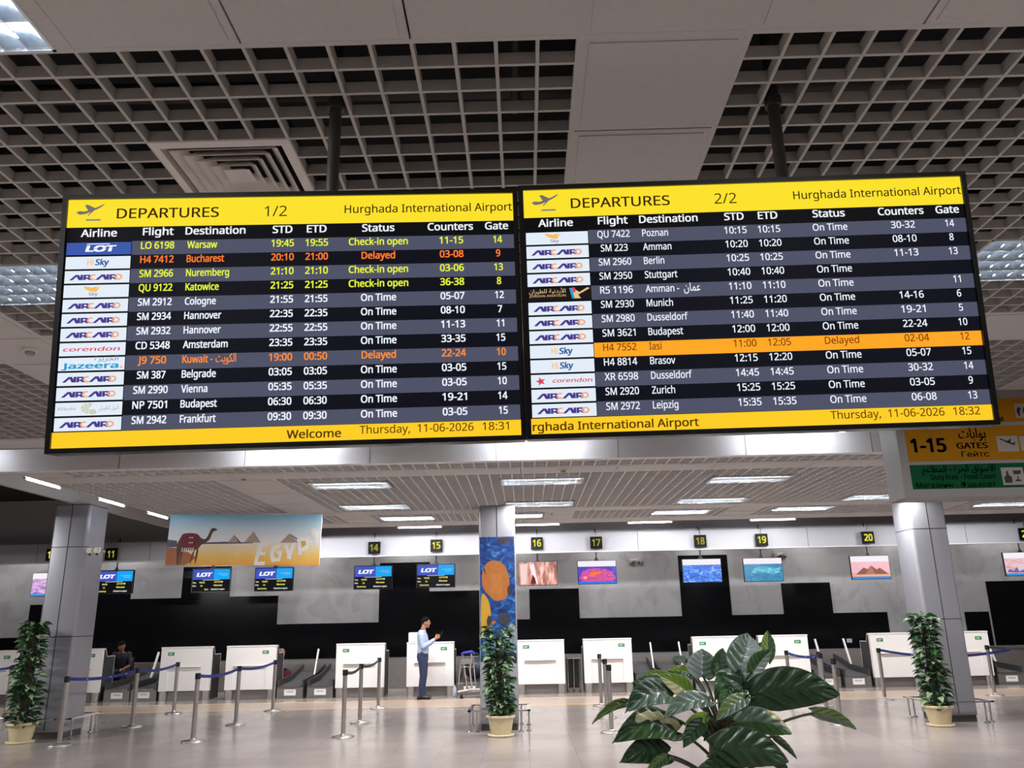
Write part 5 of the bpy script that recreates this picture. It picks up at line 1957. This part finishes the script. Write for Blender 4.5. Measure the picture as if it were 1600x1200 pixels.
# --- standing man
fp = onz(660, 1092.5, 0)
mx, my = fp.x, fp.y
man = thing('person', 'man standing in profile in pale blue shirt and navy trousers reading a phone', 'person', (mx, my, 0))
W = lambda x, y, z: (mx + x, my + y, z)
bd = MB()
oval(bd, [(W(0, 0, .86), .1, .15), (W(0, 0, .98), .105, .15), (W(.0, 0, 1.1), .1, .135), (W(.0, 0, 1.25), .11, .155), (W(-.015, 0, 1.38), .1, .165), (W(-.02, 0, 1.45), .07, .12)])
taper(bd, [W(-.02, 0, 1.42), W(.005, 0, 1.5), W(.03, 0, 1.57)], [.062, .056, .055])
hM = head_geo(bd, W(.055, 0, 1.635), 0, radians(6))
for sy_ in (-1, 1):
    taper(bd, [W(-.02, sy_ * .16, 1.41), W(-.015, sy_ * .2, 1.36), W(.02, sy_ * .215, 1.12)], [.058, .052, .042])
    taper(bd, [W(.02, sy_ * .215, 1.12), W(.14, sy_ * .17, 1.18), W(.27, sy_ * .075, 1.27)], [.042, .038, .028])
    taper(bd, [W(-.0, sy_ * .085, .9), W(.015, sy_ * .09, .7), W(.02, sy_ * .095, .5)], [.088, .076, .056])
    taper(bd, [W(.02, sy_ * .095, .5), W(-.01, sy_ * .1, .33), W(-.02, sy_ * .1, .08)], [.056, .054, .038])
    taper(bd, [W(-.06, sy_ * .1, .04), W(.05, sy_ * .105, .035), W(.14, sy_ * .115, .03)], [.036, .036, .024])
hand_geo(bd, W(.285, -.07, 1.282), (.8, .25, .45), (-.2, .9, .2), .75, 1.0, 1)
hand_geo(bd, W(.285, .07, 1.282), (.8, -.3, .4), (-.2, -.8, .4), .7, 1.0, -1)
fuse(bd.build('body', m_skin, man), .0065)
hair_cap(hM).build('hair', m_hair, man)
sh_ = MB()
oval(sh_, [(W(0, 0, .96), .124, .172), (W(.004, 0, 1.02), .132, .175), (W(.004, 0, 1.12), .122, .16), (W(.0, 0, 1.25), .125, .172), (W(-.02, 0, 1.37), .118, .185), (W(-.025, 0, 1.435), .09, .16), (W(-.012, 0, 1.475), .068, .08)])
for sy_ in (-1, 1):
    taper(sh_, [W(-.022, sy_ * .15, 1.405), W(-.018, sy_ * .2, 1.355), W(.02, sy_ * .217, 1.11)], [.072, .066, .056])
    taper(sh_, [W(.02, sy_ * .217, 1.11), W(.14, sy_ * .172, 1.175), W(.245, sy_ * .09, 1.252)], [.056, .05, .038])
fuse(sh_.build('shirt', m_shirt, man), .008)
tr = MB()
oval(tr, [(W(.0, 0, .8), .12, .165), (W(-.005, 0, .9), .13, .178), (W(0, 0, .995), .122, .17)])
for sy_ in (-1, 1):
    taper(tr, [W(.0, sy_ * .088, .86), W(.015, sy_ * .092, .7), W(.02, sy_ * .097, .5)], [.102, .093, .075])
    taper(tr, [W(.02, sy_ * .097, .5), W(-.005, sy_ * .1, .3), W(-.01, sy_ * .102, .1)], [.075, .07, .064])
fuse(tr.build('trousers', m_trous, man), .008)
MB().tube([Vector(W(.115 * cos(a_), .162 * sin(a_), 0)) + Vector((0, 0, .985)) for a_ in [2 * pi * k / 20 for k in range(21)]], .018, 6, sy=1).build('waist_belt', m_shoe, man)
for sy_ in (-1, 1):
    so_ = MB()
    taper(so_, [W(-.065, sy_ * .102, .045), W(.04, sy_ * .106, .045), W(.15, sy_ * .116, .034)], [.045, .046, .033], 12)
    so_.box(mx - .11, mx + .185, my + sy_ * .108 - .045, my + sy_ * .108 + .045, 0.0, .018, bev=.006)
    so_.build('shoe', m_shoe, man)
gl = MB()
for sy_ in (-1, 1):
    c0 = Vector((.103, sy_ * .034, .012))
    gl.tube([hM @ (c0 + Vector((0, .022 * cos(a_), .017 * sin(a_)))) for a_ in [2 * pi * k / 14 for k in range(15)]], .002, 5)
    gl.tube([hM @ Vector((.1, sy_ * .056, .018)), hM @ Vector((0, sy_ * .08, .012))], .0022, 5)
gl.tube([hM @ Vector((.106, -.012, .014)), hM @ Vector((.106, .012, .014))], .002, 5)
gl.build('glasses', m_blackp, man)
ey = MB()
for sy_ in (-1, 1):
    c0 = hM @ Vector((.086, sy_ * .033, .012))
    ey.ball(c0, .011, .011, .009, 10, 8)
ey.build('eyes', mat('eye', (60, 46, 40), 0.2), man)
lny = MB()
for sy_ in (-1, 1):
    lny.tube([W(-.05, sy_ * .05, 1.5), W(.03, sy_ * .065, 1.475), W(.09, sy_ * .05, 1.4), W(.118, sy_ * .012, 1.2)], .006, 6)
lny.build('lanyard', m_trous, man)
ph = thing('phone', 'phone held up by the standing man', 'phone', W(.4, 0, 1.36))
Mx = Matrix.Translation(W(.405, 0, 1.37)) @ Matrix.Rotation(radians(28), 4, 'Y')
pb = MB().box(-.006, .006, -.037, .037, -.075, .075, bev=.004)
pb.v = [tuple(Mx @ Vector(v)) for v in pb.v]
pb.build('body', m_blackp, ph)
ps = MB().poly([(-.0066, -.033, -.07), (-.0066, .033, -.07), (-.0066, .033, .07), (-.0066, -.033, .07)])
ps.v = [tuple(Mx @ Vector(v)) for v in ps.v]
ps.build('screen', ecol((120, 130, 140)), ph)


# --- seated staff
def seated(label, x, y, lean, skin, top, bald, seat_z=.47, turn=0.0, look=0.0):
    t = thing('person', label, 'person', (x, y, 0))
    M0 = Matrix.Translation((x, y, 0)) @ Matrix.Rotation(turn, 4, 'Z')

    def tr_(mb):
        mb.v = [tuple(M0 @ Vector(v)) for v in mb.v]
        return mb

    def L(z, dx=0.0):
        """point on the leaning spine at sitting height z above the seat"""
        return Vector((sin(lean) * z + dx * cos(lean), 0, seat_z + .06 + cos(lean) * z - dx * sin(lean)))
    b = MB()
    secs = []
    for z, rx, ry in ((-.04, .11, .16), (.1, .105, .15), (.25, .105, .155), (.4, .1, .17), (.5, .06, .1)):
        secs.append((L(z), rx, ry))
    oval(b, secs)
    taper(b, [L(.46), L(.54, .015), L(.6, .03)], [.06, .055, .052])
    hM_ = head_geo(b, L(.675, .05), look, lean * .6 + .1)
    ar = []
    for sy_ in (-1, 1):
        s0 = L(.45) + Vector((0, sy_ * .17, 0))
        e0 = L(.2, .1) + Vector((0, sy_ * .22, 0))
        h0 = L(.2, .36) + Vector((0, sy_ * .14, 0))
        ar.append((s0, e0, h0))
        taper(b, [s0, (s0 + e0) / 2 + Vector((0, sy_ * .02, 0)), e0], [.056, .05, .042])
        taper(b, [e0, (e0 + h0) / 2, h0], [.042, .037, .027])
        hand_geo(b, h0, (1, -sy_ * .2, 0), (0, -sy_ * .3, -1), .35, 1.0, sy_)
        hp = Vector((0, sy_ * .09, seat_z + .08))
        kn = Vector((.44, sy_ * .13, seat_z + .05))
        an = Vector((.42, sy_ * .13, .08))
        taper(b, [hp, (hp + kn) / 2, kn], [.09, .076, .058])
        taper(b, [kn, (kn + an) / 2 - Vector((.02, 0, 0)), an], [.056, .054, .038])
        taper(b, [an - Vector((.03, 0, .04)), an + Vector((.16, 0, -.05))], [.036, .026])
    o = tr_(b).build('body', skin, t)
    fuse(o, .008)
    Mh = M0 @ hM_
    if not bald:
        hair_cap(Mh, 1.0).build('hair', m_hair, t)
    s_ = MB()
    oval(s_, [(L(z), rx + .014, ry + .016) for z, rx, ry in ((-.03, .115, .165), (.1, .11, .155), (.25, .112, .16), (.4, .106, .175), (.49, .075, .12))])
    for s0, e0, h0 in ar:
        taper(s_, [s0, (s0 + e0) / 2, e0], [.07, .064, .056])
    fuse(tr_(s_).build('shirt', top, t), .009)
    tq = MB()
    for sy_ in (-1, 1):
        hp = Vector((0, sy_ * .09, seat_z + .08))
        kn = Vector((.44, sy_ * .13, seat_z + .05))
        an = Vector((.42, sy_ * .13, .11))
        taper(tq, [hp, (hp + kn) / 2, kn], [.104, .09, .072])
        taper(tq, [kn, (kn + an) / 2, an], [.07, .066, .058])
    oval(tq, [((0, 0, seat_z - .01), .12, .17), ((0, 0, seat_z + .12), .125, .175)])
    fuse(tr_(tq).build('trousers', m_trous if top is not m_blk else m_blk, t), .009)
    for sy_ in (-1, 1):
        so_ = MB()
        taper(so_, [(.36, sy_ * .13, .045), (.46, sy_ * .13, .042), (.58, sy_ * .13, .034)], [.044, .045, .033], 12)
        tr_(so_).build('shoe', m_shoe, t)
    return t


def chair(label, x, y, turn, c):
    t = thing('office_chair', label, 'office chair', (x, y, 0))
    M0 = Matrix.Translation((x, y, 0)) @ Matrix.Rotation(turn, 4, 'Z')

    def go(mb, nm, m_):
        mb.v = [tuple(M0 @ Vector(v)) for v in mb.v]
        mb.build(nm, m_, t)
    go(MB().box(-.22, .26, -.23, .23, .39, .455, bev=.03), 'seat', c)
    go(MB().box(-.3, -.24, -.21, .21, .56, .95, bev=.03), 'backrest', c)
    go(MB().box(-.3, -.27, -.03, .03, .42, .6).box(-.3, -.1, -.03, .03, .375, .4), 'back_bar', m_blackp)
    go(MB().tube([(0, 0, .08), (0, 0, .4)], .028, 10), 'stem', m_chrome)
    for k in range(5):
        a_ = 2 * pi * k / 5
        go(MB().tube([(0, 0, .1), (.26 * cos(a_), .26 * sin(a_), .06)], [.025, .018], 8).ball((.26 * cos(a_), .26 * sin(a_), .03), .03, .03, .03, 8, 6), 'leg', m_blackp)


q = ony(186, 1012, 21.25)
seated('seated man in a black shirt behind the counter right of the left column', -10.22, 21.55, .3, m_skin2, m_blk, False, .52, -1.4, 1.1)
chair('office chair under the seated man in the black shirt', -10.22, 21.55, -1.4, mat('black_fabric', (26, 26, 28), 0.9))
q = ony(437, 1018, 21.1)
seated('person bending forward behind a counter with only the head showing', q.x - .45, 21.1, .72, m_skin2, m_blk, True, .44)
qx = ony(446, 1043, 21.75).x
t = thing('suitcase', 'dark red suitcase standing beside the bending person behind the counter', 'suitcase', (qx, 21.75, 0))
MB().box(qx - .13, qx + .13, 21.65, 21.85, .03, .54, bev=.03).build('shell', mat('red_fabric', (104, 40, 40), 0.8, noise=.1, nscale=30), t)
MB().box(qx - .05, qx + .05, 21.74, 21.76, .54, .58).build('handle', m_blackp, t)
MB().tube([(qx - .13, 21.75, .03), (qx + .13, 21.75, .03)], .03, 10).build('wheels', m_blackp, t)

# ------------------------------------------------------------------ big foreground plant
def leaf_material(name, top, vein, stripe=None, sl=0.5, rough=.28):
    m = bpy.data.materials.new(name)
    m.use_nodes = True
    nt = m.node_tree
    b = nt.nodes['Principled BSDF']
    b.inputs['Roughness'].default_value = rough
    b.inputs['Specular IOR Level'].default_value = sl
    tc = nt.nodes.new('ShaderNodeTexCoord')
    n = nt.nodes.new('ShaderNodeTexNoise')
    n.inputs['Scale'].default_value = 18
    n.inputs['Detail'].default_value = 5
    nt.links.new(tc.outputs['Object'], n.inputs['Vector'])
    r = nt.nodes.new('ShaderNodeValToRGB')
    r.color_ramp.elements[0].position = .35
    r.color_ramp.elements[1].position = .68
    c = rgb(top)
    r.color_ramp.elements[0].color = tuple(v * .8 for v in c[:3]) + (1,)
    r.color_ramp.elements[1].color = tuple(v * 1.2 for v in c[:3]) + (1,)
    nt.links.new(n.outputs['Fac'], r.inputs['Fac'])
    nt.links.new(r.outputs['Color'], b.inputs['Base Color'])
    MATS[name] = m
    return m


LM = {'dark': leaf_material('leaf_deep_green', (44, 74, 46), None), 'mid': leaf_material('leaf_mid_green', (70, 108, 62), None), 'bright': leaf_material('leaf_yellow_green', (132, 168, 70), None),
      'grey': leaf_material('leaf_grey_green', (112, 136, 120), None, sl=.7, rough=.22), 'silver': leaf_material('leaf_silvery_green', (172, 188, 184), None, sl=.8, rough=.2), 'cream': leaf_material('leaf_cream', (206, 204, 158), None),
      'olive': leaf_material('leaf_olive', (104, 126, 72), None), 'stem': leaf_material('leaf_stem', (58, 62, 44), None)}
PY = 2.5
pb_ = onz(1130, 1400, 0)
pcx = ony(1132, 1200, PY).x
plant = thing('potted_plant', 'big glossy broad-leaved plant in the foreground right of centre', 'potted plant', (pcx, PY, 0))


def big_leaf(B, T, hw, yb, yt, mats_, tilt=0.0, bulge=0.0, fold=.22, droop=.0, wav=.0, var=None):
    """heart-shaped blade between two image points at depths yb, yt; hw = half width in pixels; tilt turns the blade about its midrib;
    bulge bends the midrib sideways (pixels); mats_ = (left half, right half)"""
    b0 = ony(B[0], B[1], yb)
    t0 = ony(T[0], T[1], yt)
    ax = t0 - b0
    ln = ax.length
    d = ax.normalized()
    view = ((b0 + t0) / 2 - CAM).normalized()
    sd = d.cross(view).normalized()
    nrm = sd.cross(d).normalized()
    if nrm.dot(view) > 0:
        nrm = -nrm
    w = hw * 1.12 / F_PX * ((b0 + t0) / 2 - CAM).dot(_fw)
    w /= max(.35, cos(tilt))
    s2 = sd * cos(tilt) + nrm * sin(tilt)
    n2 = s2.cross(d).normalized()
    if n2.z < 0:
        n2 = -n2
    bul = bulge / F_PX * PY
    NU, NV = 30, 12
    P = []
    for i in range(NU + 1):
        u = i / NU
        # heart outline: lobes behind the stalk, widest at a third, pointed tip
        k = math.sin(min(1, (u + .06) / .3) * pi / 2) ** .8 * (1 - max(0, (u - .28) / .72) ** 2.0) ** .85
        cen = b0 + ax * u + sd * (bul * 4 * u * (1 - u)) - Vector((0, 0, droop * u * u)) + n2 * (.1 * ln * 4 * u * (1 - u))
        row = []
        for j in range(-NV, NV + 1):
            v = j / NV
            back = .16 * ln * max(0, 1 - u * 5) * abs(v) ** .8
            rib = .0065 * (math.sin(u * 34 - abs(v) * 9)) * (abs(v) * (1 - abs(v))) * 4 * ln / .2
            row.append(cen + s2 * (w * k * v) + n2 * (fold * w * k * (abs(v) ** 1.4) - fold * .5 * w * k + rib + wav * w * math.sin(u * 9 + j) * abs(v) ** 2) - d * back)
        P.append(row)
    mb = MB()
    L_, R_ = mats_
    Cn = 2 * NV + 1
    vs = [p_ for row in P for p_ in row]
    mb.v = [tuple(v) for v in vs]
    use = []
    for i in range(NU):
        for j in range(Cn - 1):
            mb.f.append((i * Cn + j, i * Cn + j + 1, (i + 1) * Cn + j + 1, (i + 1) * Cn + j))
            m_ = 0 if j < NV else 1
            if var and var(i / NU, (j + .5 - NV) / NV):
                m_ = 2
            mb.mi.append(m_)
            mb.sm.append(True)
    lo = mb.build('leaf', [LM[L_], LM[R_], LM['cream']], plant)
    so_ = lo.modifiers.new('thickness', 'SOLIDIFY')
    so_.thickness = .0012
    # stalk to the moss pole
    hub = Vector((pcx, PY, max(.9, b0.z - .12)))
    hub.z = min(hub.z, 1.34)
    mid = b0.lerp(hub, .5) + Vector((0, 0, .035))
    q0_, q1_, q2_ = b0, mid, hub
    pts = [q0_ * (1 - s_) ** 2 + q1_ * 2 * s_ * (1 - s_) + q2_ * s_ ** 2 for s_ in [k / 8 for k in range(9)]]
    MB().tube(pts, [.0032 + .0022 * k / 8 for k in range(9)], 7).build('stalk', LM['stem'], plant)


cream_edge = lambda u, v: v < -.35 and .15 < u < .8
BL = [
    # left side, back to front
    ((1078, 1052), (1044, 1049), 8, 2.75, 2.7, ('bright', 'mid'), .5, 0),
    ((1050, 1060), (1006, 1051), 5, 2.75, 2.7, ('bright', 'bright'), .6, 0),
    ((1036, 1061), (988, 1067), 5, 2.7, 2.62, ('mid', 'mid'), .6, 0),
    ((1098, 1056), (1097, 1014), 22, 2.6, 2.62, ('grey', 'silver'), .2, 0),
    ((1072, 1032), (1050, 1030), 5, 2.75, 2.75, ('grey', 'grey'), .5, 0),
    ((1076, 1082), (1029, 1055), 14, 2.55, 2.5, ('bright', 'cream'), .3, 0),
    ((1050, 1090), (978, 1112), 21, 2.5, 2.36, ('dark', 'grey'), .5, -9),
    ((998, 1103), (926, 1130), 7, 2.5, 2.4, ('olive', 'olive'), .5, -7),
    ((1056, 1144), (958, 1160), 23, 2.42, 2.3, ('dark', 'mid'), .35, -12),
    ((1041, 1179), (969, 1191), 20, 2.4, 2.3, ('dark', 'dark'), .3, -6),
    ((1042, 1184), (1008, 1212), 8, 2.36, 2.3, ('olive', 'mid'), .4, 0),
    ((1107, 1097), (1038, 1122), 14, 2.36, 2.26, ('grey', 'grey'), .55, -5),
    ((1104, 1120), (1070, 1133), 8, 2.45, 2.45, ('bright', 'bright'), .4, 0),
    ((1097, 1130), (1068, 1168), 12, 2.36, 2.32, ('dark', 'dark'), .4, 0),
    # centre and top
    ((1152, 1048), (1117, 1094), 17, 2.62, 2.5, ('mid', 'dark'), .3, 0),
    ((1120, 1052), (1129, 1013), 12, 2.6, 2.62, ('grey', 'mid'), .4, 0),
    ((1158, 1048), (1196, 1003), 12, 2.66, 2.66, ('mid', 'mid'), .4, 0),
    ((1156, 1047), (1167, 990), 25, 2.55, 2.6, ('silver', 'grey'), .2, -3),
    ((1198, 1030), (1199, 986), 10, 2.62, 2.66, ('mid', 'bright'), .3, 0),
    ((1176, 1050), (1205, 1015), 12, 2.5, 2.5, ('silver', 'mid'), .5, 0),
    ((1166, 1078), (1128, 1056), 9, 2.48, 2.42, ('dark', 'grey'), .5, 0),
    ((1162, 1092), (1119, 1126), 12, 2.36, 2.28, ('olive', 'grey'), .4, 0),
    # right side
    ((1176, 1090), (1224, 1106), 9, 2.5, 2.45, ('bright', 'mid'), .4, 0),
    ((1180, 1086), (1312, 1085), 29, 2.45, 2.32, ('dark', 'dark'), .35, 5),
    ((1272, 1114), (1338, 1139), 9, 2.4, 2.36, ('grey', 'olive'), .5, 2),
    ((1152, 1128), (1237, 1146), 18, 2.34, 2.26, ('mid', 'grey'), .45, 4),
    ((1208, 1150), (1245, 1185), 5, 2.4, 2.4, ('dark', 'mid'), .5, 0),
    ((1120, 1172), (1232, 1190), 27, 2.28, 2.2, ('dark', 'dark'), .35, 6),
    ((1206, 1186), (1233, 1206), 7, 2.3, 2.28, ('dark', 'dark'), .3, 0),
    ((1140, 1196), (1075, 1225), 16, 2.3, 2.2, ('dark', 'mid'), .3, 0),
    ((1128, 1120), (1100, 1158), 10, 2.5, 2.48, ('dark', 'dark'), .3, 0),
    ((1140, 1112), (1172, 1140), 12, 2.52, 2.5, ('dark', 'dark'), .3, 0),
    ((1126, 1150), (1148, 1198), 15, 2.4, 2.36, ('dark', 'dark'), .3, 0),
    ((1150, 1078), (1176, 1118), 10, 2.52, 2.5, ('dark', 'mid'), .3, 0),
    ((1096, 1092), (1066, 1078), 8, 2.56, 2.56, ('dark', 'mid'), .3, 0),
    ((1140, 1075), (1128, 1108), 9, 2.45, 2.42, ('mid', 'dark'), .3, 0),
]
for k, (B, T, hw_, yb, yt, mm, tl, bu) in enumerate(BL):
    var = None
    if k == 5:
        var = lambda u, v: v > .15
    if k == 8:
        var = lambda u, v: -.75 < v < -.25 and u < .62
    if k == 25:
        var = lambda u, v: v > .55 and u > .5
    big_leaf(B, T, hw_, yb, yt, mm, tl, bu, var=var)
MB().tube([(pcx, PY, .4), (pcx, PY, .9), (pcx + .01, PY, 1.37)], [.06, .057, .045], 14).build('moss_pole', m_moss, plant)
MB().lathe([(.15, 0), (.17, .06), (.21, .38), (.235, .4), (.24, .45), (.22, .46), (.2, .42)], 28, c=(pcx, PY, 0)).build('pot', m_pot, plant)
MB().lathe([(.0001, .42), (.2, .418)], 20, c=(pcx, PY, 0)).build('soil', m_soil, plant)
